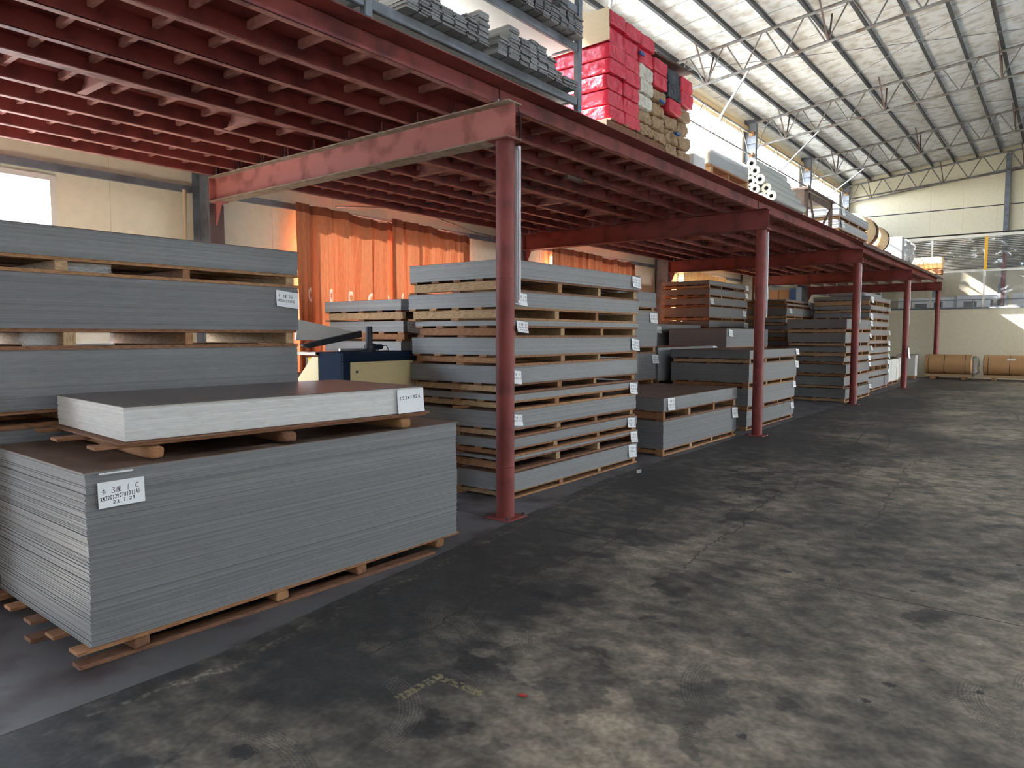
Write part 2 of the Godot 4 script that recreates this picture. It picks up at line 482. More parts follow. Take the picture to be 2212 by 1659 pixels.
# ------------------------------------------------------------------ floor picture
func floor_picture(w: int, h: int, x0: float, z0: float, sx: float, sz: float, fine: bool) -> Image:
	# the dirt, dust and scuffs that lie on the concrete: dark grime over pale dusty cement
	var n1 := FastNoiseLite.new()
	n1.seed = 3
	n1.frequency = 0.42
	n1.fractal_octaves = 5
	var n2 := FastNoiseLite.new()
	n2.seed = 9
	n2.frequency = 5.0
	n2.fractal_octaves = 4
	var n3 := FastNoiseLite.new()
	n3.seed = 17
	n3.frequency = 1.6
	n3.fractal_octaves = 4
	n3.domain_warp_enabled = true
	n3.domain_warp_amplitude = 0.6
	var n4 := FastNoiseLite.new()
	n4.seed = 23
	n4.frequency = 26.0
	n4.fractal_octaves = 2
	var data := PackedByteArray()
	data.resize(w * h * 3)
	var k := 0
	for j in h:
		var z := z0 + sz * (j + 0.5) / h
		for i in w:
			var x := x0 + sx * (i + 0.5) / w
			var big := n1.get_noise_2d(x, z * 0.8)
			var mid := n3.get_noise_2d(x, z)
			var small := n2.get_noise_2d(x, z * 1.3)
			var tiny := n4.get_noise_2d(x, z)
			# grime is thick along the driving lane beside the pallets and thins out in broken patches
			var lane := smoothstep(2.6, 0.7, x + 0.7 * big)
			var dust := 0.62 + big * 0.6 + mid * 0.30 + small * 0.24 - lane * 0.56
			# smooth black worn patches
			if mid - big * 0.6 + small * 0.15 < -0.34:
				dust -= 0.22
			# pale scraped strip beside the joint
			var off := absf(x - joint_x(z) - 0.13 - 0.05 * mid)
			if z < 3.4 and z > -2.2 and off < 0.02 + 0.06 * n2.get_noise_2d(x * 3.0, z * 0.7):
				dust += 0.25 + 0.4 * tiny
			dust = clampf(dust, 0.0, 1.0)
			var speck := 1.0 + tiny * 0.16 + clampf(small * 0.2, -0.1, 0.1)
			var r := lerpf(60.0, 154.0, dust) * speck
			var g := lerpf(58.0, 140.0, dust) * speck
			var b := lerpf(55.0, 120.0, dust) * speck
			data[k] = int(clampf(r, 0, 255))
			data[k + 1] = int(clampf(g, 0, 255))
			data[k + 2] = int(clampf(b, 0, 255))
			k += 3
	var im := Image.create_from_data(w, h, false, Image.FORMAT_RGB8, data)
	var to_px := func(p: Vector2) -> Vector2: return Vector2((p.x - x0) / sx * w, (p.y - z0) / sz * h)
	var r := RandomNumberGenerator.new()
	r.seed = 77
	var blend := func(p: Vector2, shade: Color, a: float) -> void:
		if p.x >= 0 and p.y >= 0 and p.x < w and p.y < h:
			im.set_pixel(int(p.x), int(p.y), im.get_pixel(int(p.x), int(p.y)).lerp(shade, a))
	# scrubbed turning marks of forklift wheels: bundles of fine arcs
	for s in (150 if fine else 40):
		var ctr := Vector2(r.randf_range(0.4, 5.0), r.randf_range(z0, z0 + sz))
		var rad := r.randf_range(0.12, 0.5)
		var a0 := r.randf_range(0, TAU)
		var span := r.randf_range(0.7, 1.8)
		var pale := r.randf() < 0.6
		for ring in (7 if fine else 3):
			var rr := rad + ring * 0.014
			var steps := int(rr * span / sx * w * 1.3)
			for q in steps:
				var a := a0 + span * q / steps
				if r.randf() < 0.75:
					blend.call(to_px.call(ctr + Vector2(cos(a), sin(a)) * rr), Color8(168, 156, 138) if pale else Color8(36, 35, 34), 0.3)
	# long tyre marks
	for s in (10 if fine else 34):
		var p := Vector2(r.randf_range(0.8, 5.0), r.randf_range(z0, z0 + sz))
		var head := r.randf_range(-0.5, 0.5) + (PI if r.randf() < 0.5 else 0.0)
		var bend := r.randf_range(-0.5, 0.5)
		var step := sx / w * 0.8
		for q in int(r.randf_range(1.5, 5.0) / step):
			p += Vector2(sin(head), cos(head)) * step
			head += bend * step
			for wd in (3 if fine else 2):
				blend.call(to_px.call(p) + Vector2(wd - 1, 0), Color8(38, 37, 36), 0.16 if fine else 0.28)
	# blots of oil
	for s in (46 if fine else 20):
		var ctr := Vector2(r.randf_range(0.6, 5.0), r.randf_range(z0, z0 + sz))
		var rad := r.randf_range(0.008, 0.035) * (1.0 if s % 8 else 2.0)
		var c: Vector2 = to_px.call(ctr)
		var pr := rad / sx * w
		for dy in range(int(-pr) - 1, int(pr) + 2):
			for dx in range(int(-pr) - 1, int(pr) + 2):
				var d := Vector2(dx * (0.6 + 0.4 * (s % 2)), dy)
				if d.length() < pr * (0.75 + 0.5 * n2.get_noise_2d(dx * 0.07 + s * 10, dy * 0.07)):
					blend.call(c + Vector2(dx, dy), Color8(38, 38, 39), 0.7)
	# hairline cracks
	if fine:
		for line in [[Vector2(1.05, 2.4), Vector2(0.95, -1.5)], [Vector2(1.7, 0.3), Vector2(1.45, -3.2)], [Vector2(2.4, -1.2), Vector2(2.2, -5.5)]]:
			var p: Vector2 = line[0]
			var dir: Vector2 = (line[1] - line[0]).normalized()
			var left: float = line[0].distance_to(line[1])
			var off := 0.0
			while left > 0:
				off = clampf(off + r.randf_range(-0.006, 0.006), -0.05, 0.05)
				p += dir * 0.003
				left -= 0.003
				blend.call(to_px.call(p + dir.orthogonal() * off), Color8(34, 33, 32), 0.75)
				if r.randf() < 0.5:
					blend.call(to_px.call(p + dir.orthogonal() * off) + Vector2(1, 0), Color8(40, 39, 38), 0.5)
		# worn yellow corner mark painted on the floor
		for bar in [[Vector2(1.44, 2.30), Vector2(1.49, 2.55)], [Vector2(1.44, 2.29), Vector2(1.72, 2.335)]]:
			var a: Vector2 = to_px.call(bar[0])
			var b: Vector2 = to_px.call(bar[1])
			for py in range(int(a.y), int(b.y)):
				for px in range(int(a.x), int(b.x)):
					if n2.get_noise_2d(px * 0.035, py * 0.035) > -0.05:
						blend.call(Vector2(px, py), Color8(150, 138, 100), 0.75)
	return im


# ------------------------------------------------------------------ build
func _ready() -> void:
	rng.seed = 4
	# camera
	var cam := Camera3D.new()
	cam.name = "camera"
	cam.fov = 56.868
	cam.position = Vector3(3.573, 1.495, 4.486)
	cam.rotation = Vector3(-0.06947, 0.66299, 0.00028)
	cam.near = 0.05
	cam.far = 300.0
	add_child(cam)
	# sky, sun and exposure
	var env := Environment.new()
	env.background_mode = Environment.BG_SKY
	var sky := Sky.new()
	var sm := ProceduralSkyMaterial.new()
	sm.sky_top_color = Color(0.74, 0.82, 0.93)
	sm.sky_horizon_color = Color(0.94, 0.95, 0.96)
	sm.ground_horizon_color = Color(0.75, 0.75, 0.74)
	sm.ground_bottom_color = Color(0.5, 0.49, 0.47)
	sm.sky_energy_multiplier = 1.0
	sky.sky_material = sm
	env.sky = sky
	env.background_energy_multiplier = 3.0
	env.tonemap_mode = Environment.TONE_MAPPER_LINEAR
	env.tonemap_exposure = 13.4
	env.sdfgi_enabled = true
	env.ssao_enabled = true
	env.ssil_enabled = true
	var we := WorldEnvironment.new()
	we.name = "environment"
	we.environment = env
	add_child(we)
	var sun := DirectionalLight3D.new()
	sun.name = "sun"
	sun.light_color = Color(1.0, 0.98, 0.95)
	sun.light_energy = 4.4
	sun.light_angular_distance = 0.6
	sun.shadow_enabled = true
	sun.basis = along(-Vector3(1.0, -0.76, -0.088))
	add_child(sun)
	make_materials()
	make_tags()
	build_floor()
	build_left_wall()
	build_roof()
	build_other_walls()
	build_trusses()
	build_mezzanine()
	build_partition()
	build_columns_lights()
	build_curtains()
	build_front_stacks()
	build_stacks()
	build_machine()
	build_rack()
	build_red_pile()
	build_deck_goods()
	build_far_goods()
	build_small()


# ------------------------------------------------------------------ setting
func joint_x(z: float) -> float:
	# the construction joint between the slab under the mezzanine and the lane
	if z >= 2.8:
		return 0.5
	if z <= -1.9:
		return -0.15
	return lerpf(-0.15, 0.5, (z + 1.9) / 4.7)


func slab(zs: Array, xa: Callable, xb: Callable, u0: Vector2, us: Vector2) -> ArrayMesh:
	var b := MB.new()
	for i in zs.size() - 1:
		var z1: float = zs[i]
		var z2: float = zs[i + 1]
		var p := [Vector3(xa.call(z1), 0, z1), Vector3(xb.call(z1), 0, z1), Vector3(xb.call(z2), 0, z2), Vector3(xa.call(z2), 0, z2)]
		var uv := []
		for c in p:
			uv.append(Vector2((c.x - u0.x) / us.x, (c.z - u0.y) / us.y))
		b.quad(p[0], p[1], p[2], p[3], uv)
		var d := Vector3(0, -0.03, 0)
		b.quad(p[1], p[1] + d, p[2] + d, p[2])
		b.quad(p[3], p[3] + d, p[0] + d, p[0])
		if i == 0:
			b.quad(p[0], p[0] + d, p[1] + d, p[1])
		if i == zs.size() - 2:
			b.quad(p[2], p[2] + d, p[3] + d, p[3])
	return b.done()


func build_floor() -> void:
	var near_at := Vector2(-2.0, -6.2)
	var near_size := Vector2(8.0, 11.0)
	var far_at := Vector2(-1.0, -31.0)
	var far_size := Vector2(8.0, 26.0)
	var near := mat("floor_near", Color(1, 1, 1), 0.62, 0.0, ImageTexture.create_from_image(floor_picture(1600, 2048, near_at.x, near_at.y, near_size.x, near_size.y, true)), 1.0, false)
	var far := mat("floor_far", Color(1, 1, 1), 0.6, 0.0, ImageTexture.create_from_image(floor_picture(700, 1600, far_at.x, far_at.y, far_size.x, far_size.y, false)), 1.0, false)
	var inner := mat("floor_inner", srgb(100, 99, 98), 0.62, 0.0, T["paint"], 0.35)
	for m in [near, far]:
		m.metallic_specular = 0.45
	var f := structure("floor")
	part(f, "concrete_bed", bx(Vector3(24, 0.2, 50)), M["concrete_base"], Vector3(6.5, -0.135, -7.0))
	var cuts := [16.0, 6.07, 0.07, -5.93, -11.93, -17.93, -24.0, -31.0]
	for i in cuts.size() - 1:
		var z1: float = cuts[i] - 0.003
		var z2: float = cuts[i + 1] + 0.003
		var zs := [z1]
		for c in [2.8, -1.9]:
			if c < z1 and c > z2:
				zs.append(c)
		zs.append(z2)
		var at := near_at if z2 > -6.0 else far_at
		var size := near_size if z2 > -6.0 else far_size
		var m: Material = near if z2 > -6.0 else far
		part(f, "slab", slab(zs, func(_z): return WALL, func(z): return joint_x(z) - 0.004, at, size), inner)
		part(f, "slab", slab(zs, func(z): return joint_x(z) + 0.004, func(_z): return 5.9, at, size), m)
		part(f, "slab", slab(zs, func(_z): return 5.91, func(_z): return 17.7, at, size), M["bounce_floor"])
	var yard := structure("ground")
	part(yard, "paving", bx(Vector3(120, 0.2, 120)), M["yard"], Vector3(0, -0.36, -10))
	part(yard, "bounce_apron", bx(Vector3(3.2, 0.08, 16)), M["bounce_apron"], Vector3(-6.5, -0.25, 5))


func panel_wall(parent: Node3D, lo: float, hi: float, step: float, openings: Array, top: Callable, place: Callable, m: Material, gap := 0.003) -> void:
	# upright panels side by side; place(a, b, y0, y1) gives [centre, size]; openings are [a, b, y0, y1]
	var skin := MB.new()
	var a := lo
	while a < hi - 0.01:
		var b := minf(a + step, hi)
		var edges := [a, b]
		for o in openings:
			for e in [o[0], o[1]]:
				if e > a + 0.01 and e < b - 0.01:
					edges.append(e)
		edges.sort()
		for k in edges.size() - 1:
			var p: float = edges[k]
			var q: float = edges[k + 1]
			var spans := [[0.0, top.call((p + q) * 0.5)]]
			for o in openings:
				if o[0] < (p + q) * 0.5 and o[1] > (p + q) * 0.5:
					var cut := []
					for s in spans:
						if o[2] > s[0]:
							cut.append([s[0], minf(o[2], s[1])])
						if o[3] < s[1]:
							cut.append([maxf(o[3], s[0]), s[1]])
					spans = cut
			for s in spans:
				var g := gap if k == 0 else 0.0
				var it: Array = place.call(p + g, q, s[0], s[1], false)
				part(parent, "wall_panel", bx(it[1]), m, it[0])
				it = place.call(p, q, s[0], s[1], true)
				skin.box(it[0], it[1])
		a = b
	part(parent, "outer_skin", skin.done(), M["outer_skin"])


func window_bars(parent: Node3D, z0: float, z1: float, y0: float, y1: float, x: float, step: float, bar: float, m: Material, thick := 0.05) -> void:
	part(parent, "window_frame", bx(Vector3(thick, bar, absf(z1 - z0))), m, Vector3(x, y0 + bar * 0.5, (z0 + z1) * 0.5))
	part(parent, "window_frame", bx(Vector3(thick, bar, absf(z1 - z0))), m, Vector3(x, y1 - bar * 0.5, (z0 + z1) * 0.5))
	var count := maxi(1, roundi(absf(z1 - z0) / step))
	for k in count + 1:
		var z := lerpf(z0, z1, float(k) / count)
		part(parent, "mullion", bx(Vector3(thick * 0.8, y1 - y0 - bar * 2, bar)), m, Vector3(x, (y0 + y1) * 0.5, clampf(z, minf(z0, z1) + bar * 0.5, maxf(z0, z1) - bar * 0.5)))
		if k < count:
			part(parent, "pane", bx(Vector3(0.005, y1 - y0 - bar * 2, absf(z1 - z0) / count - bar)), M["glass"], Vector3(x, (y0 + y1) * 0.5, lerpf(z0, z1, (k + 0.5) / count)))


func build_left_wall() -> void:
	var w := structure("wall_left")
	var low := [[1.53, 4.9, 1.35, 3.12], [-4.55, -1.55, 1.2, 3.12], [-10.5, -7.3, 1.2, 3.12], [-16.5, -13.3, 1.2, 3.12], [7.3, 10.5, 1.1, 3.12]]  # the last one, behind the camera, is added to light the near left
	var high := []
	for k in range(-1, 6):
		high.append([-BAY * k - BAY + 0.16, -BAY * k - 0.16, 5.7 if k < 3 else 6.9, 7.82])
	high.append([12.2, 15.8, 5.3, 7.82])
	panel_wall(w, -31.0, 16.0, 1.0, low + high, func(_p): return 8.26,
		func(a, b, y0, y1, skin): return [Vector3(WALL - (0.066 if skin else 0.028), (y0 + y1) * 0.5, (a + b) * 0.5), Vector3(0.018 if skin else 0.055, y1 - y0, b - a)], M["cream_panel"])
	var n := 1
	for o in low:
		var s := structure("window_%d" % n)
		n += 1
		window_bars(s, o[0], o[1], o[2], o[3], WALL - 0.02, 1.06, 0.055, M["white_frame"], 0.09)
	for o in high:
		var s := structure("window_%d" % n)
		n += 1
		window_bars(s, o[0], o[1], o[2], o[3], WALL - 0.03, 0.785, 0.05, M["white_frame"], 0.07)
	# steel columns of the building frame, with a brown plate on the room side below the deck
	var col := MB.new()
	col.box(Vector3(-4.325, 4.1, -0.01), Vector3(0.014, 8.2, 0.18))
	col.box(Vector3(-4.675, 4.1, -0.01), Vector3(0.014, 8.2, 0.18))
	col.box(Vector3(-4.5, 4.1, -0.01), Vector3(0.34, 8.2, 0.012))
	for y in [6.9, 7.45, 8.1]:
		col.box(Vector3(-4.5, y, -0.01), Vector3(0.34, 0.012, 0.17))
	var cm := col.done()
	for k in range(-2, 6):
		part(w, "wall_column", cm, M["grey_steel"], Vector3(0, 0, -BAY * k))
		part(w, "column_plate", bx(Vector3(0.012, 3.0, 0.176), 0.002), M["old_brown"], Vector3(-4.311, 1.5, -BAY * k - 0.01))
	# girts along the wall
	var girt := MB.new()
	girt.box(Vector3(0, 0, 0), Vector3(0.006, 0.075, BAY - 0.2))
	girt.box(Vector3(-0.025, 0.035, 0), Vector3(0.05, 0.005, BAY - 0.2))
	girt.box(Vector3(-0.025, -0.035, 0), Vector3(0.05, 0.005, BAY - 0.2))
	var gm := girt.done()
	for k in range(-2, 5):
		for y in [0.95, 3.2, 5.2]:
			part(w, "girt", gm, M["grey_steel"], Vector3(WALL + 0.055, y, -BAY * k - 3.0))
	# eave beam over the clerestory
	part(w, "eave_beam", bx(Vector3(0.1, 0.16, 47.0)), M["pale_kraft"], Vector3(WALL + 0.06, 7.93, -7.5))


func roof_y(x: float) -> float:
	return 8.31 + 0.108 * (x + 4.4) if x < 6.5 else 8.31 + 0.108 * 10.9 - 0.108 * (x - 6.5)


func build_roof() -> void:
	var c := structure("ceiling")
	# roof panels of foil insulation, one strip beside the other
	var b := MB.new()
	var x0 := -4.95
	var x1 := 6.5
	var w := 0.95
	var y0 := roof_y(x0)
	var y1 := roof_y(x1)
	var tilt := Basis(Vector3(0, 0, 1), atan2(y1 - y0, x1 - x0))
	b.box(Vector3((x0 + x1) * 0.5, (y0 + y1) * 0.5 + 0.025, 0), Vector3(Vector2(x1 - x0, y1 - y0).length(), 0.05, w), tilt)
	# lapped edge that shows as a seam
	b.box(Vector3((x0 + x1) * 0.5, (y0 + y1) * 0.5 - 0.005, w * 0.5 - 0.02), Vector3(Vector2(x1 - x0, y1 - y0).length(), 0.012, 0.035), tilt)
	var m := b.done()
	var z := 16.0
	while z > -31.0:
		part(c, "roof_panel", m, M["foil_panel"], Vector3(0, rng.randf_range(0.0, 0.012), z - w * 0.5))
		z -= w + 0.008
	var skin := MB.new()
	skin.box(Vector3(0.75, (roof_y(-5.0) + roof_y(6.5)) * 0.5 + 0.09, -7.5), Vector3(11.62, 0.02, 47.4), tilt)
	part(c, "roof_skin", skin.done(), M["outer_skin"])
	# the right slope, with out-of-view skylights added to brighten the floor and roof
	for row in [[6.45, 8.6], [8.6, 9.7], [9.7, 18.0]]:
		var xm: float = (row[0] + row[1]) * 0.5
		var l: float = (row[1] - row[0]) * 1.006
		var zz := 16.0
		var k := 0
		while zz > -31.0:
			var step := 6.0 if row[0] != 8.6 else (3.4 if k % 2 == 0 else 2.6)
			var open: bool = row[0] == 8.6 and k % 2 == 1 and zz > -12.0
			part(c, "added_skylight_pane" if open else "roof_panel", bx(Vector3(l, 0.006 if open else 0.06, step)), M["glass"] if open else M["foil_panel"], Vector3(xm, roof_y(xm) + 0.06, zz - step * 0.5), Basis(Vector3(0, 0, 1), -atan(0.108)))
			zz -= step
			k += 1
	# purlins
	var pm := MB.new()
	pm.box(Vector3(0, -0.08, 0), Vector3(0.006, 0.16, 46.6))
	pm.box(Vector3(0.03, -0.155, 0), Vector3(0.065, 0.006, 46.6))
	pm.box(Vector3(-0.03, -0.005, 0), Vector3(0.065, 0.006, 46.6))
	pm.box(Vector3(0.06, -0.145, 0), Vector3(0.005, 0.02, 46.6))
	var pmesh := pm.done()
	for k in 14:
		var x := -4.33 + 0.785 * k
		part(c, "purlin", pmesh, M["purlin_steel"], Vector3(x, roof_y(x) - 0.004, -7.4))
	for k in 9:
		var x := 7.2 + 1.2 * k
		part(c, "purlin", pmesh, M["purlin_steel"], Vector3(x, roof_y(x) - 0.004, -7.4))


func build_trusses() -> void:
	var c: Node3D = get_node("ceiling")
	var yt := func(x: float) -> float: return 8.07 + 0.107 * (x + 4.4)
	var yb := func(x: float) -> float: return 7.34 + 0.112 * (x + 4.4)
	var top := pipe(Vector3(-4.35, yt.call(-4.35), 0), Vector3(6.5, yt.call(6.5), 0), 0.036, 10)
	var bot := pipe(Vector3(-4.35, yb.call(-4.35), 0), Vector3(6.5, yb.call(6.5), 0), 0.034, 10)
	var top2 := pipe(Vector3(6.5, yt.call(6.5), 0), Vector3(17.4, yt.call(-4.4), 0), 0.036, 8)
	var bot2 := pipe(Vector3(6.5, yb.call(6.5), 0), Vector3(17.4, yb.call(-4.4), 0), 0.034, 8)
	var webs := []
	for k in 12:
		var xt := -3.9 + 0.9 * k
		var xb := -3.45 + 0.9 * k
		webs.append(pipe(Vector3(xb - 0.9 if k else -4.3, yb.call(xb - 0.9 if k else -4.3), 0), Vector3(xt - 0.03, yt.call(xt), 0), 0.018, 8))
		webs.append(pipe(Vector3(xt + 0.03, yt.call(xt), 0), Vector3(xb - 0.02, yb.call(xb), 0), 0.018, 8))
	for k in range(-1, 6):
		var z := -BAY * k
		var t := Node3D.new()
		t.name = "roof_truss"
		t.position = Vector3(0, 0, z)
		c.add_child(t, true)
		part(t, "top_chord", top, M["truss_steel"])
		part(t, "bottom_chord", bot, M["truss_steel"])
		part(t, "top_chord", top2, M["truss_steel"])
		part(t, "bottom_chord", bot2, M["truss_steel"])
		for m in webs:
			part(t, "web_bar", m, M["truss_steel"])
		# fly braces: pairs of flat bars from the bottom chord up to the purlins
		for j in [0, 3, 6]:
			var x: float = -3.45 + 0.9 * j
			for s in [-1.0, 1.0]:
				if k == 5 and s < 0:
					continue
				var a := Vector3(x + 0.03, yb.call(x), 0.03 * s)
				var b := Vector3(x - 0.05, roof_y(x) - 0.16, 0.55 * s)
				var f := MB.new()
				f.box((a + b) * 0.5, Vector3(0.04, 0.005, a.distance_to(b)), along(b - a))
				part(t, "fly_brace", f.done(), M["rust_steel"])
		# knee brace from the bottom chord to the wall truss
		if k < 5:
			part(t, "knee_brace", pipe(Vector3(-2.43, yb.call(-2.43) - 0.02, 0), Vector3(-4.42, 7.1, -2.7), 0.03, 8), M["galvanised"])
	# trusses along the wall above the clerestory
	for k in range(-1, 5):
		var t := Node3D.new()
		t.name = "wall_truss"
		t.position = Vector3(-4.45, 0, -BAY * k)
		c.add_child(t, true)
		part(t, "top_chord", pipe(Vector3(0, 7.74, -0.12), Vector3(0, 7.74, -5.88), 0.028), M["truss_steel"])
		part(t, "bottom_chord", pipe(Vector3(0, 7.09, -0.12), Vector3(0, 7.09, -5.88), 0.026), M["truss_steel"])
		var zs := 0.15
		for j in 4:
			part(t, "web_bar", pipe(Vector3(0, 7.09, -zs), Vector3(0, 7.74, -zs - 0.66), 0.013), M["truss_steel"])
			part(t, "web_bar", pipe(Vector3(0, 7.74, -zs - 0.72), Vector3(0, 7.09, -zs - 1.38), 0.013), M["truss_steel"])
			zs += 1.4
		for s in [[-0.12, 7.09], [-0.12, 7.74], [-5.88, 7.09], [-5.88, 7.74]]:
			part(t, "foam_seal", lumpy(Vector3(0.16, 0.12, 0.16), 0.04, 0.03, 14.0, int(s[1] * 10), 5), M["carton_brown"], Vector3(0.02, s[1], s[0]))
	# thin tie rods crossing under the roof
	for a in [[Vector3(-4.2, 7.9, -12), Vector3(5.0, 8.9, -18)], [Vector3(5.0, 8.9, -12), Vector3(-4.2, 7.9, -18)], [Vector3(-4.2, 7.9, -18), Vector3(5.0, 8.9, -24)], [Vector3(-4.2, 7.9, -6), Vector3(5.0, 8.9, -12)]]:
		part(c, "tie_rod", pipe(a[0], a[1], 0.008, 6), M["grey_steel"])


func build_other_walls() -> void:
	# the end wall behind the partition, in two rows of cream panels with a dark joint between
	var e := structure("wall_end")
	panel_wall(e, WALL, 17.7, 1.17, [], func(_p): return 6.66,
		func(a, b, y0, y1, skin): return [Vector3((a + b) * 0.5, (y0 + y1) * 0.5, -30.26 - (0.04 if skin else 0.0)), Vector3(b - a, y1 - y0, 0.018 if skin else 0.055)], M["cream_panel"])
	var a := WALL
	while a < 17.6:
		var b := minf(a + 1.17, 17.7)
		var p := MB.new()
		p.extrude([Vector3(a + 0.003, 6.70, -30.24), Vector3(b, 6.70, -30.24), Vector3(b, roof_y(b), -30.24), Vector3(a + 0.003, roof_y(a), -30.24)], Vector3(0, 0, 0.055))
		part(e, "wall_panel", p.done(), M["cream_panel"])
		a = b
	part(e, "joint_rail", bx(Vector3(22.4, 0.05, 0.04)), M["dark_iron"], Vector3(6.5, 6.68, -30.28))
	part(e, "gable_skin", bx(Vector3(22.6, 4.0, 0.02)), M["outer_skin"], Vector3(6.5, 7.7, -30.34))
	for x in [1.467, 7.6, 13.6]:
		part(e, "gable_column", bx(Vector3(0.17, roof_y(x) - 0.3, 0.16), 0.004), M["grey_steel"], Vector3(x, roof_y(x) * 0.5 - 0.15, -30.14))
	part(e, "girt_pipe", pipe(Vector3(-4.4, 7.55, -30.2), Vector3(6.0, 8.3, -30.2), 0.03), M["truss_steel"])
	# right wall, with one unseen doorway added to light the far end
	var r := structure("wall_right")
	var doors := [[-24.0, -18.5, 0.0, 4.4]]
	panel_wall(r, -31.0, 16.0, 3.0, doors, func(_p): return 8.26,
		func(p, q, y0, y1, skin): return [Vector3(17.73 + (0.04 if skin else 0.0), (y0 + y1) * 0.5, (p + q) * 0.5), Vector3(0.018 if skin else 0.055, y1 - y0, q - p)], M["plain_wall"])
	var b := structure("wall_back")
	panel_wall(b, WALL, 17.7, 3.2, [], func(p): return roof_y(p) + 0.15,
		func(p, q, y0, y1, skin): return [Vector3((p + q) * 0.5, (y0 + y1) * 0.5, 16.03 + (0.04 if skin else 0.0)), Vector3(q - p, y1 - y0, 0.018 if skin else 0.055)], M["plain_wall"])
	# the neighbouring shed whose sloping roof shows through the left window
	var nb := thing("neighbour_shed", "low shed with grey corrugated roof outside the clear window at far left", "building", Vector3(-7.6, 0, 0))
	var cw := MB.new()
	for k in 32:
		var a2 := k / 32.0
		var b2 := (k + 0.5) / 32.0
		var c2 := (k + 1) / 32.0
		var pt := func(t: float, up: float, z: float) -> Vector3: return Vector3(-5.6 * t, 2.1 + 1.75 * t + up, z)
		cw.quad(pt.call(a2, 0, 12.0), pt.call(a2, 0, -4.0), pt.call(b2, 0.05, -4.0), pt.call(b2, 0.05, 12.0))
		cw.quad(pt.call(b2, 0.05, 12.0), pt.call(b2, 0.05, -4.0), pt.call(c2, 0, -4.0), pt.call(c2, 0, 12.0))
	part(nb, "roof_sheet", cw.done(), M["corrugated"])
	part(nb, "core", bx(Vector3(5.0, 2.0, 15)), M["plain_wall"], Vector3(-2.9, 0.75, 4))
	part(nb, "tarpaulin", lumpy(Vector3(0.5, 0.25, 16.0), 0.08, 0.07, 2.0, 5, 20), M["tarp"], Vector3(-5.2, 3.85, 3.0))


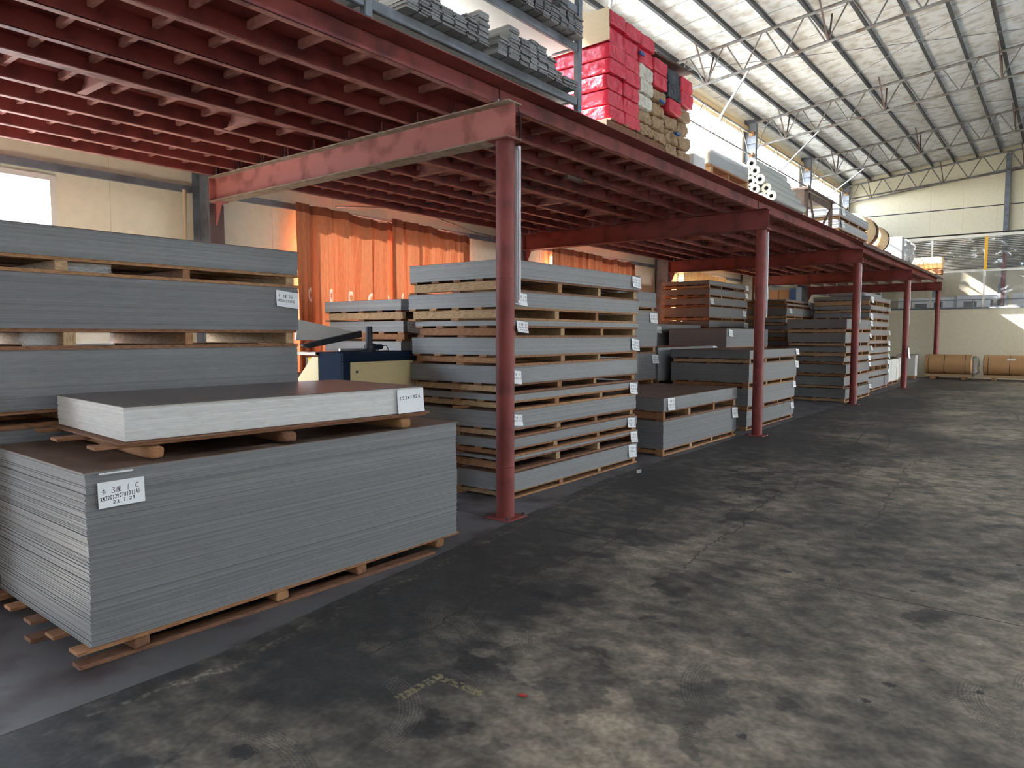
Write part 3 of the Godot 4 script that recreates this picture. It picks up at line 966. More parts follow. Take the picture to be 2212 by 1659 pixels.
# ------------------------------------------------------------------ mezzanine
func build_mezzanine() -> void:
	var z := thing("mezzanine", "dark red steel mezzanine with round columns and plate deck along left wall", "mezzanine")
	# columns
	var tube := MB.new()
	tube.lathe([Vector2(0.075, 0.012), Vector2(0.075, 0.42), Vector2(0.0775, 0.424), Vector2(0.0775, 0.432), Vector2(0.075, 0.436), Vector2(0.075, 1.94), Vector2(0.0768, 1.944), Vector2(0.075, 1.95), Vector2(0.075, 3.015)], Vector3.ZERO, Vector3.UP, 32)
	var tm := tube.done()
	var bolt := MB.new()
	bolt.lathe([Vector2(0, 0.024), Vector2(0.009, 0.024), Vector2(0.009, 0.012), Vector2(0.016, 0.012), Vector2(0.016, 0.0)], Vector3.ZERO, Vector3.UP, 8)
	var bm := bolt.done()
	# beam profile along x: bottom flange, web, top flange, end plate
	var beam := MB.new()
	var l := 4.317 + 0.10
	var mid := (-4.317 + 0.10) * 0.5
	var flange_m := bx(Vector3(l, 0.012, 0.17), 0.002)
	beam.box(Vector3(mid, 0.1425, 0), Vector3(l, 0.261, 0.009))
	for x in [-4.30]:
		beam.box(Vector3(x, 0.1425, 0.045), Vector3(0.01, 0.255, 0.075))
		beam.box(Vector3(x, 0.1425, -0.045), Vector3(0.01, 0.255, 0.075))
	var beam_m := beam.done()
	var tri := MB.new()
	tri.extrude([Vector3(0, 0, 0.005), Vector3(0, -0.26, 0.005), Vector3(0.015, -0.26, 0.005), Vector3(0.13, -0.02, 0.005), Vector3(0.13, 0, 0.005)], Vector3(0, 0, 0.01))
	tri.box(Vector3(0.075, -0.006, 0), Vector3(0.15, 0.012, 0.14))
	var tri_m := tri.done()
	for k in range(-1, 5):
		var zz := -BAY * k
		var col := part(z, "column", tm, M["red_steel"], Vector3(0, 0, zz))
		part(col, "base_plate", bx(Vector3(0.26, 0.012, 0.26), 0.002), M["red_steel"], Vector3(0, 0.006, 0))
		part(col, "cap_plate", bx(Vector3(0.22, 0.012, 0.2), 0.002), M["red_steel"], Vector3(0, 3.021, 0))
		for sx in [-1, 1]:
			for sz in [-1, 1]:
				part(col, "anchor_bolt", bm, M["rust_steel"], Vector3(0.105 * sx, 0.012, 0.105 * sz))
		var bn := part(z, "main_beam", beam_m, M["beam_red_lit"] if k < 1 else M["red_steel"], Vector3(0, 3.027, zz))
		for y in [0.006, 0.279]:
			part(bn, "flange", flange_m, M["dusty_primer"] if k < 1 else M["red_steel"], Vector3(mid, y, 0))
		part(bn, "wall_bracket", tri_m, M["beam_red_lit"] if k < 1 else M["red_steel"], Vector3(-4.305, -0.001, 0))
	# joists: channels that run from beam to beam on top of the main beams
	var xs := [-0.06, -0.53, -0.98, -1.44, -1.905, -2.44, -2.89, -3.32, -3.76, -4.22]
	var jm := MB.new()
	var jl := BAY - 0.02
	jm.box(Vector3(0, 0.0625, 0), Vector3(0.006, 0.125, jl))
	jm.box(Vector3(-0.0255, 0.1215, 0), Vector3(0.057, 0.007, jl))
	var jmesh := jm.done()
	var wide := MB.new()
	wide.box(Vector3(0, 0.0625, 0), Vector3(0.007, 0.125, jl))
	wide.box(Vector3(0, 0.121, 0), Vector3(0.1, 0.008, jl))
	var wmesh := wide.done()
	var clip := MB.new()
	clip.box(Vector3(0.012, 0.003, 0), Vector3(0.03, 0.006, 0.03))
	clip.lathe([Vector2(0, 0.02), Vector2(0.007, 0.02), Vector2(0.007, 0.0)], Vector3(0.016, 0.004, 0), Vector3.UP, 6)
	var clip_m := clip.done()
	for k in range(-1, 4):
		for i in xs.size():
			var x: float = xs[i]
			var jo := part(z, "joist", wmesh if i == 4 else jmesh, M["red_steel"], Vector3(x, 3.316, -BAY * k - 3.0))
			if i == 4:
				part(jo, "bottom_flange", bx(Vector3(0.1, 0.008, jl)), M["bounce_lit_primer"], Vector3(0, 0.004, 0))
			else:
				part(jo, "bottom_flange", bx(Vector3(0.057, 0.007, jl)), M["bounce_lit_primer"], Vector3(-0.0255, 0.0035, 0))
			part(z, "clip", clip_m, M["galvanised"], Vector3(x + 0.02, 3.314, -BAY * k + 0.055))
			if i > 4:
				part(z, "hook_bolt", pipe(Vector3(0, -0.02, 0), Vector3(0, 0.085, 0), 0.004, 6), M["galvanised"], Vector3(x + 0.06, 3.33, -BAY * k + 0.07))
	# cross ribs under the deck plate between the joists
	var count := 0
	var rest := []
	for k in range(0, 88):
		var zz := 5.6 - 0.37 * k
		if zz < -24.1:
			break
		if absf(fposmod(zz + 3.0, BAY) - 3.0) < 0.1:
			continue
		for i in xs.size() - 1:
			var w: float = xs[i] - xs[i + 1] - 0.066
			var at := Vector3((xs[i] + xs[i + 1]) * 0.5 - 0.027, 3.413, zz)
			if zz < 3.6 and count < 300:
				part(z, "cross_rib", bx(Vector3(snappedf(w, 0.01), 0.05, 0.036)), M["bounce_lit_primer"], at)
				count += 1
			else:
				rest.append([at, w])
	var far := MB.new()
	for it in rest:
		far.box(it[0], Vector3(it[1], 0.05, 0.036))
	part(z, "far_ribs", far.done(), M["bounce_lit_primer"]).set_meta("kind", "stuff")
	# gusset brackets between the two middle joists
	var gs := MB.new()
	gs.extrude([Vector3(-0.02, 0.0, 0.004), Vector3(-0.02, 0.03, 0.004), Vector3(-0.16, 0.115, 0.004), Vector3(-0.40, 0.115, 0.004), Vector3(-0.49, 0.0, 0.004)], Vector3(0, 0, 0.008))
	gs.box(Vector3(-0.255, 0.003, 0), Vector3(0.47, 0.007, 0.06))
	var gm := gs.done()
	for k in 26:
		var zz := 4.52 - 1.19 * k
		if zz < -24 or absf(fposmod(zz + 3.0, BAY) - 3.0) < 0.2:
			continue
		part(z, "gusset", gm, M["bounce_lit_primer"], Vector3(-1.93, 3.318, zz))
	# deck plates, with narrow gaps where daylight shows through
	var zz := 6.9
	while zz > -24.2:
		var b := minf(1.49, zz + 24.25)
		for s in [[0.10, -1.4], [-1.4015, -2.9], [-2.9015, WALL + 0.06]]:
			part(z, "deck_plate", bx(Vector3(s[0] - s[1], 0.008, b)), M["red_steel"], Vector3((s[0] + s[1]) * 0.5, DECK - 0.009 + rng.randf_range(0, 0.0008), zz - b * 0.5))
			part(z, "added_deck_cover", bx(Vector3(s[0] - s[1] - 0.01, 0.004, b)), M["added_deck_cover"], Vector3((s[0] + s[1]) * 0.5 - 0.005, DECK - 0.002, zz - b * 0.5))
		zz -= b + 0.0012
	# edge angle at the far bays
	part(z, "edge_angle", bx(Vector3(0.008, 0.07, 12.2)), M["rust_steel"], Vector3(0.104, DECK - 0.036, -18.1))
	part(z, "hanging_bracket", bx(Vector3(0.06, 0.05, 0.34), 0.006), M["rust_steel"], Vector3(-1.02, 3.30, -2.55))


func build_columns_lights() -> void:
	# white tube battens, unlit, standing on the far side of the columns
	var b := MB.new()
	b.box(Vector3(0, 0, 0), Vector3(0.036, 1.245, 0.03), Basis(), 0.004)
	var tube := MB.new()
	tube.tube([Vector3(0, -0.6, 0), Vector3(0, 0.6, 0)], 0.0125, 10)
	var cap := bx(Vector3(0.03, 0.03, 0.036), 0.004)
	var names := ["nearest", "second", "third", "fourth"]
	for k in 4:
		var t := thing("tube_lamp", "unlit white tube lamp fixed upright on the %s red column" % names[k], "lamp", Vector3(0.037, 2.373, -BAY * k - 0.104), 0.0, "tube lamps on the columns")
		part(t, "batten", b.done(), M["white_batten"])
		part(t, "tube", tube.done(), M["white_batten"], Vector3(0.026, 0, 0.0))
		for s in [-1, 1]:
			part(t, "end_cap", cap, M["white_batten"], Vector3(0.016, 0.61 * s, 0))
		var w := MB.new()
		w.tube([Vector3(0.01, 0.62, 0), Vector3(0.03, 0.72, -0.005), Vector3(0.035, 0.80, -0.008), Vector3(0.02, 0.88, -0.008), Vector3(0.01, 0.925, -0.006)], 0.006, 8)
		part(t, "cable", w.done(), M["black_rubber"])


# ------------------------------------------------------------------ partition with clear film
func build_partition() -> void:
	var p := structure("wall_partition")
	panel_wall(p, WALL, 17.7, 1.16, [], func(_p): return 2.38,
		func(a, b, y0, y1, skin): return [Vector3((a + b) * 0.5, (y0 + y1) * 0.5, -24.36 - (0.035 if skin else 0.0)), Vector3(b - a, y1 - y0, 0.012 if skin else 0.05)], M["cream_panel"])
	part(p, "cap_rail", bx(Vector3(22.4, 0.05, 0.1), 0.006), M["grey_steel"], Vector3(6.5, 2.40, -24.36))
	part(p, "top_rail", bx(Vector3(22.4, 0.09, 0.06), 0.006), M["white_frame"], Vector3(6.5, 4.83, -24.36))
	part(p, "middle_rail", bx(Vector3(22.4, 0.06, 0.04), 0.004), M["white_frame"], Vector3(6.5, 3.66, -24.36))
	var k := 0
	var x := -3.41
	while x < 17.0:
		part(p, "post", bx(Vector3(0.06, 2.42, 0.05), 0.004), M["white_frame"], Vector3(x, 3.62, -24.36))
		if k % 3 == 0 and k > 0:
			part(p, "yellow_strip", bx(Vector3(0.09, 1.12, 0.012)), M["yellow_post"], Vector3(x + 0.02, 4.24, -24.326))
		k += 1
		x += 1.565
	# wavy sheets of clear film between the posts
	for j in range(-1, 9):
		for row in 2:
			var x0 := -3.41 + 1.565 * j
			var y0 := 2.43 if row == 0 else 3.68
			var y1 := 3.65 if row == 0 else 4.80
			var f := FastNoiseLite.new()
			f.seed = j * 2 + row + 5
			f.frequency = 1.1
			f.fractal_octaves = 2
			var b := MB.new()
			var nx := 28
			var ny := 22
			var at := func(u: float, v: float) -> Vector3:
				var e := sin(PI * u) * sin(PI * v)
				return Vector3(lerpf(x0, x0 + 1.565, u), lerpf(y0, y1, v), -24.33 + 0.13 * sqrt(maxf(e, 0.0)) * f.get_noise_2d(u * 1.5, v * 1.2))
			for i in nx:
				for q in ny:
					var pts := []
					var nn := []
					for o in [[0, 0], [1, 0], [1, 1], [0, 1]]:
						var u := float(i + o[0]) / nx
						var v := float(q + o[1]) / ny
						pts.append(at.call(u, v))
						nn.append((at.call(u + 0.01, v) - at.call(u - 0.01, v)).cross(at.call(u, v + 0.01) - at.call(u, v - 0.01)).normalized())
					b.quad(pts[0], pts[1], pts[2], pts[3], [Vector2.ZERO, Vector2.ONE, Vector2.ONE, Vector2.ZERO], nn)
			part(p, "film_sheet", b.done(), M["clear_film"])
	# the low roof of the room behind
	var c := structure("ceiling_annex")
	var cb := MB.new()
	for i in 22:
		var t0 := i / 22.0
		var t1 := (i + 0.6) / 22.0
		var t2 := (i + 1.0) / 22.0
		var pt := func(t: float, up: float, xx: float) -> Vector3: return Vector3(xx, lerpf(4.95, 4.15, t) + up, lerpf(-24.5, -30.1, t))
		cb.quad(pt.call(t0, 0, WALL), pt.call(t1, 0, WALL), pt.call(t1, 0, 17.0), pt.call(t0, 0, 17.0))
		cb.quad(pt.call(t1, 0, WALL), pt.call(t1, 0.05, WALL), pt.call(t1, 0.05, 17.0), pt.call(t1, 0, 17.0))
		cb.quad(pt.call(t1, 0.05, WALL), pt.call(t2, 0.05, WALL), pt.call(t2, 0.05, 17.0), pt.call(t1, 0.05, 17.0))
	part(c, "roof_sheet", cb.done(), M["dark_roof"])


# ------------------------------------------------------------------ curtains
func curtain_picture() -> ImageTexture:
	var im := Image.create(1024, 512, false, Image.FORMAT_RGB8)
	var f := FastNoiseLite.new()
	f.frequency = 0.05
	f.fractal_octaves = 3
	for y in 512:
		for x in 1024:
			var k := 0.93 + 0.07 * f.get_noise_2d(x * 3.0, y * 0.6) + (0.03 if (x + y) % 3 == 0 else 0.0)
			im.set_pixel(x, y, Color8(232, 146, 100) * k)
	# hem band at the top and a row of round white prints with an orange flower
	im.fill_rect(Rect2i(0, 0, 1024, 26), Color8(150, 82, 54))
	for k in 5:
		var c := Vector2(102 + k * 205, 268)
		for y in range(-24, 25):
			for x in range(-34, 35):
				var r := Vector2(x / 32.0, y / 22.0).length()
				var a := atan2(y / 22.0, x / 32.0)
				if r < 1.0 and r > 0.48 + 0.12 * cos(a * 9.0):
					im.set_pixel(int(c.x) + x, int(c.y) + y, Color8(250, 226, 206))
	return ImageTexture.create_from_image(im)


func curtain_mesh(z0: float, z1: float, top: Callable, bottom: float, folds: float, seed_: int) -> ArrayMesh:
	# pleated cloth hanging on the wall: u along the wall, v down
	var b := MB.new()
	var f := FastNoiseLite.new()
	f.seed = seed_
	f.frequency = 1.0
	var nx := 150
	var ny := 26
	var at := func(u: float, v: float) -> Vector3:
		var z := lerpf(z0, z1, u)
		var ph := u * folds * TAU + 1.2 * f.get_noise_2d(u * 6.0, v * 0.5)
		var d := 0.046 * sin(ph) + 0.028 * sin(ph * 2.3 + 1.0) + 0.03 * f.get_noise_2d(u * 14.0, v * 0.8)
		d *= 0.6 + 0.5 * v
		return Vector3(WALL + 0.17 + d, lerpf(top.call(u), bottom + 0.02 * sin(ph), v), z + 0.02 * cos(ph))
	for i in nx:
		for j in ny:
			var q := []
			var nn := []
			var uv := []
			for e in [[0, 1], [1, 1], [1, 0], [0, 0]]:
				var u := float(i + e[0]) / nx
				var v := float(j + e[1]) / ny
				q.append(at.call(u, v))
				uv.append(Vector2(u, v))
				nn.append((at.call(u + 0.003, v) - at.call(u - 0.003, v)).cross(at.call(u, v - 0.01) - at.call(u, v + 0.01)).normalized())
			b.quad(q[0], q[1], q[2], q[3], uv, nn)
	return b.done()


func build_curtains() -> void:
	var cm := mat("orange_cloth", Color(1, 1, 1), 0.9, 0.0, curtain_picture(), 1.0, false)
	cm.backlight_enabled = true
	cm.backlight = Color(0.2, 0.2, 0.2)
	var sag := func(u: float) -> float: return 3.24 - 0.05 * u - 0.05 * absf(sin(u * 17.0)) * smoothstep(0.45, 0.6, u)
	var sets := [
		[-1.26, -3.03, "orange print curtain beside the yellowish wall, left of the pair", cm, 5.0, 2],
		[-2.95, -4.74, "orange print curtain with sagging hem, half hidden by the tall stack", cm, 5.0, 9],
		[-7.2, -10.6, "orange curtain seen in the gap above the tall board stack", cm, 10.0, 14],
		[-13.3, -16.4, "cream curtain glowing high above the far stack beyond second column", M["cream_cloth"], 9.0, 21],
	]
	for s in sets:
		var c := thing("curtain", s[2], "curtain", Vector3.ZERO, 0.0, "window curtains")
		part(c, "cloth", curtain_mesh(s[0], s[1], sag, 0.95, s[4], s[5]), s[3])
		part(c, "curtain_wire", pipe(Vector3(WALL + 0.13, 3.235, s[0]), Vector3(WALL + 0.13, 3.185, s[1]), 0.004, 6), M["galvanised"])
	var w := MB.new()
	w.tube([Vector3(WALL + 0.05, 3.3, -2.0), Vector3(WALL + 0.06, 3.42, -3.0), Vector3(WALL + 0.06, 3.4, -4.0), Vector3(WALL + 0.06, 3.27, -5.0), Vector3(WALL + 0.05, 3.25, -5.8)], 0.012, 8)
	solo("wall_cable", w.done(), M["grey_steel"], "grey cable drooping along the wall above the orange curtains", "cable")
	solo("leaning_pipe", pipe(Vector3(-4.62, 0.0, 0.26), Vector3(-4.52, 3.16, 0.26), 0.022), M["cardboard"], "cream plastic pipe leaning on the wall beside first wall column", "pipe")


# ------------------------------------------------------------------ boards and pallets
func lumpy(size: Vector3, rnd: float, amp: float, freq: float, seed_: int, n := 8) -> ArrayMesh:
	# a soft, wrinkled box
	var key := ["lumpy", size, rnd, amp, freq, seed_, n]
	if box_cache.has(key):
		return box_cache[key]
	var f := FastNoiseLite.new()
	f.seed = seed_
	f.frequency = freq
	f.fractal_octaves = 3
	var h := size * 0.5
	var core := Vector3(maxf(h.x - rnd, 0.001), maxf(h.y - rnd, 0.001), maxf(h.z - rnd, 0.001))
	var at := func(p: Vector3) -> Vector3:
		var q := p.clamp(-core, core)
		var d := p - q
		if d.length() > 0.0001:
			d = d.normalized() * rnd
		var r := q + d
		return r + r.normalized() * amp * f.get_noise_3dv(r * 3.0 + FACE * seed_)
	var b := MB.new()
	for axis in 3:
		var j := (axis + 1) % 3
		var k := (axis + 2) % 3
		for s in [-1.0, 1.0]:
			var pos := func(u: float, v: float) -> Vector3:
				var p := Vector3.ZERO
				p[axis] = h[axis] * s
				p[j] = h[j] * u * s
				p[k] = h[k] * v
				return at.call(p)
			for i in n:
				for m in n:
					var q := []
					var nn := []
					for e in [[0, 0], [1, 0], [1, 1], [0, 1]]:
						var u: float = -1.0 + 2.0 * (i + e[0]) / n
						var v: float = -1.0 + 2.0 * (m + e[1]) / n
						q.append(pos.call(u, v))
						nn.append((pos.call(u + 0.05, v) - pos.call(u - 0.05, v)).cross(pos.call(u, v + 0.05) - pos.call(u, v - 0.05)).normalized())
					b.quad(q[0], q[1], q[2], q[3], [Vector2.ZERO, Vector2.ONE, Vector2.ONE, Vector2.ZERO], nn)
	box_cache[key] = b.done()
	return box_cache[key]


func boards_mesh(w: float, h: float, l: float, sheet: float, tone: Color, vary: float, slip: float, seed_: int, sag := 0.0) -> ArrayMesh:
	# a pile of thin boards, each with its own edge; base centre at the origin, length along z
	var r := RandomNumberGenerator.new()
	r.seed = seed_
	var b := MB.new()
	var count := maxi(2, roundi(h / sheet))
	var t := h / count
	var drift := Vector2.ZERO
	var cuts := 1 if sag == 0.0 else 6
	for i in count:
		drift += Vector2(r.randf_range(-1, 1), r.randf_range(-1, 1)) * slip * 0.35
		drift = drift.limit_length(slip * 2.0)
		var off := drift + Vector2(r.randf_range(-1, 1), r.randf_range(-1, 1)) * slip
		var k := 1.0 + r.randf_range(-vary, vary)
		if r.randf() < 0.12:
			k *= 1.0 - vary
		b.col = Color(tone.r * k, tone.g * k, tone.b * k)
		for s in cuts:
			var z0 := -l * 0.5 + l * s / cuts
			var z1 := -l * 0.5 + l * (s + 1) / cuts
			var y0 := -sag * (1.0 - pow(2.0 * z0 / l, 2.0)) if sag else 0.0
			var y1 := -sag * (1.0 - pow(2.0 * z1 / l, 2.0)) if sag else 0.0
			if cuts == 1:
				b.box(Vector3(off.x, t * (i + 0.5), off.y), Vector3(w, t * 0.985, l))
			else:
				var d := Vector3(0, y1 - y0, z1 - z0)
				b.box(Vector3(off.x, t * (i + 0.5) + (y0 + y1) * 0.5, (z0 + z1) * 0.5 + off.y), Vector3(w, t * 0.985, d.length()), along(d))
	return b.done()


func pallet(label: String, at: Vector3, turn: float, w: float, h: float, l: float, seed_: int, group: String, bearers := 4, overhang := 0.0) -> Node3D:
	# top boards and bottom boards run along z, bearers run across
	var r := RandomNumberGenerator.new()
	r.seed = seed_
	var p := thing("pallet", label, "pallet", at, turn, group)
	var td := minf(0.02, h * 0.22)
	var bh := h - td * 2.0
	var m: Material = M["wood%d" % (seed_ % 4)]
	for k in 5:
		var x := lerpf(-w * 0.5 + 0.045, w * 0.5 - 0.045, k / 4.0)
		part(p, "deck_board", bx(Vector3(0.09, td, snappedf(l + overhang, 0.01)), 0.0), m, Vector3(x, h - td * 0.5, r.randf_range(-0.01, 0.01)))
	for k in bearers:
		var z := lerpf(-l * 0.5 + 0.06, l * 0.5 - 0.06, float(k) / (bearers - 1)) + (r.randf_range(-0.05, 0.05) if k > 0 and k < bearers - 1 else 0.0)
		part(p, "bearer", bx(Vector3(snappedf(w - 0.02, 0.01), snappedf(bh, 0.002), 0.055 if k % 2 else 0.07), 0.004), M["wood%d" % [4, 3, 4, 1, 4][(seed_ + k) % 5]], Vector3(r.randf_range(-0.012, 0.012), td + bh * 0.5, z))
	for k in 3:
		var x := lerpf(-w * 0.5 + 0.05, w * 0.5 - 0.05, k / 2.0)
		part(p, "bottom_board", bx(Vector3(0.1, td, snappedf(l + overhang, 0.01)), 0.0), m, Vector3(x, td * 0.5, r.randf_range(-0.015, 0.015)))
	return p


func words(k: int) -> String:
	var units := ["first", "second", "third", "fourth", "fifth", "sixth", "seventh", "eighth", "ninth", "tenth", "eleventh", "twelfth", "thirteenth", "fourteenth", "fifteenth", "sixteenth", "seventeenth", "eighteenth", "nineteenth"]
	if k < 19:
		return units[k]
	return "twentieth" if k == 19 else ("twenty-" + units[k - 20] if k < 29 else ("thirtieth" if k == 29 else "thirty-" + units[k - 30]))


const ORD := ["lowest", "second", "third", "fourth", "fifth", "sixth", "seventh", "eighth", "ninth", "tenth", "eleventh"]


func bundle(label: String, at: Vector3, turn: float, w: float, h: float, l: float, sheet: float, tone: Color, vary: float, slip: float, seed_: int, group: String, cover: Material = null, sag := 0.0) -> Node3D:
	var o := thing("board_bundle", label, "boards", at, turn, group)
	part(o, "boards", boards_mesh(w, h - (0.004 if cover else 0.0), l, sheet, tone, vary, slip, seed_, sag), M["boards"]).set_meta("kind", "stuff")
	if cover:
		part(o, "top_sheet", bx(Vector3(w + 0.012, 0.004, l + 0.012)), cover, Vector3(0, h - 0.002, 0))
	return o


func stack(where: String, x: float, z_near: float, l: float, w: float, levels: Array, tones: Array, seed_: int, tags := {}, cover: Material = null, sheet := 0.007) -> void:
	# bundles on pallets, one above the other; levels are [board bottom, board top] from the floor up
	var floor_y := 0.0
	var r := RandomNumberGenerator.new()
	r.seed = seed_
	for i in levels.size():
		var y0: float = levels[i][0]
		var y1: float = levels[i][1]
		var ww := w + r.randf_range(-0.03, 0.03)
		var ll := l + r.randf_range(-0.04, 0.03)
		var at := Vector3(x - w * 0.5 + r.randf_range(-0.02, 0.012), 0, z_near - l * 0.5 + r.randf_range(-0.02, 0.02))
		var turn := r.randf_range(-0.008, 0.008)
		var name_: String = "top" if i == levels.size() - 1 and i > 0 else ORD[i]
		pallet("wooden pallet under the %s board bundle in the %s" % [name_, where], Vector3(at.x, floor_y, at.z), turn, ww - 0.02, y0 - floor_y, ll, seed_ * 13 + i * 7, "pallets of the " + where)
		var c: Color = tones[i % tones.size()]
		var b := bundle("%s bundle of grey boards in the %s" % [name_, where], Vector3(at.x, y0, at.z), turn, ww, y1 - y0, ll, sheet, c, 0.10, 0.0022, seed_ * 31 + i, "board bundles of the " + where, cover if (cover and i == levels.size() - 1) else M["brown_sheet"])
		if tags.has(i):
			var t = tags[i]
			# t = [distance from the near end, material, width, height, drop below the bundle's top]
			part(b, "paper_tag", sheet_mesh(t[2], t[3], 0.02, r.randf_range(-0.12, -0.01)), M[t[1]], Vector3(ww * 0.5 + 0.007, y1 - y0 - t[4] - 0.004, ll * 0.5 - t[0]), Basis(Vector3.RIGHT, r.randf_range(-0.06, -0.01)))
		floor_y = y1


func build_front_stacks() -> void:
	# the big stack in front
	var p := thing("pallet", "low timber pallet on the floor under the big front stack", "pallet", Vector3(-0.39, 0, 2.02), 0.0, "pallets of the front stack")
	for k in 5:
		part(p, "deck_board", bx(Vector3(0.10, 0.018, 2.48), 0.003), M["wood%d" % (k % 3)], Vector3(lerpf(-0.55, 0.56, k / 4.0), 0.091, 0.02))
	var zs := [3.0, 2.24, 1.68, 0.98]
	for k in 4:
		part(p, "bearer", lumpy(Vector3(1.2, 0.062, 0.085), 0.018, 0.012, 4.0, 3 + k, 9), M["wood%d" % ((k + 2) % 4)], Vector3(0.0, 0.052, zs[k] - 2.02))
	part(p, "runner", bx(Vector3(0.085, 0.02, 2.2), 0.003), M["wood2"], Vector3(0.555, 0.010, 0.14), Basis(Vector3.UP, -0.027))
	part(p, "runner", bx(Vector3(0.085, 0.02, 2.3), 0.003), M["wood2"], Vector3(0.03, 0.010, 0.12))
	part(p, "runner", bx(Vector3(0.085, 0.02, 2.3), 0.003), M["wood2"], Vector3(-0.5, 0.010, 0.02))
	var b := bundle("big bundle of thin grey boards, nearest to the camera, with paper label", Vector3(-0.39, 0.10, 2.025), -0.012, 1.22, 0.785, 2.37, 0.0052, Color(0.213, 0.210, 0.206), 0.16, 0.0034, 5, "boards of the front stack")
	part(b, "top_sheet", bx(Vector3(1.225, 0.004, 2.40)), M["brown_sheet"], Vector3(0.0, 0.787, -0.012), Basis(Vector3.UP, -0.006))
	part(b, "paper_tag", sheet_mesh(0.2, 0.116, 0.006, 0.02), M["tag_front"], Vector3(0.623, 0.738, 1.14), Basis(Vector3.UP, 0.0))
	part(b, "paper_slip", bx(Vector3(0.002, 0.008, 0.145)), M["paper"], Vector3(0.6225, 0.776, 1.06))
	# the white boards on top of it
	var at := Vector3(-0.31, 0.896, 2.06)
	var turn := -0.075
	var q := thing("pallet", "brown pallet of round logs under the white boards", "pallet", at, turn, "pallets of the front stack")
	part(q, "ply_sheet", lumpy(Vector3(1.05, 0.012, 1.9), 0.004, 0.006, 3.0, 12, 20), M["wood2"], Vector3(0, 0.090, 0))
	part(q, "deck_board", bx(Vector3(0.11, 0.016, 1.98), 0.003), M["wood0"], Vector3(0.44, 0.076, 0.05))
	part(q, "deck_board", bx(Vector3(0.11, 0.016, 1.98), 0.003), M["wood0"], Vector3(0.0, 0.076, 0.08))
	part(q, "deck_board", bx(Vector3(0.11, 0.016, 1.98), 0.003), M["wood0"], Vector3(-0.44, 0.076, 0.04))
	for k in 3:
		part(q, "log", lumpy(Vector3(1.06, 0.068, 0.085), 0.026, 0.012, 4.0, 31 + k, 10), M["wood%d" % (k + 1)], Vector3(0.0, 0.034, [0.78, 0.07, -0.75][k]))
	var w := bundle("bundle of white boards with dark top sheet, lying on the big stack", at + Vector3(0, 0.098, 0), turn, 1.0, 0.165, 1.82, 0.0065, Color(0.66, 0.64, 0.59), 0.05, 0.0022, 8, "boards of the front stack", M["dark_sheet"])
	part(w, "paper_tag", sheet_mesh(0.21, 0.15, 0.02, 0.03), M["tag_white"], Vector3(0.508, 0.150, -0.69))


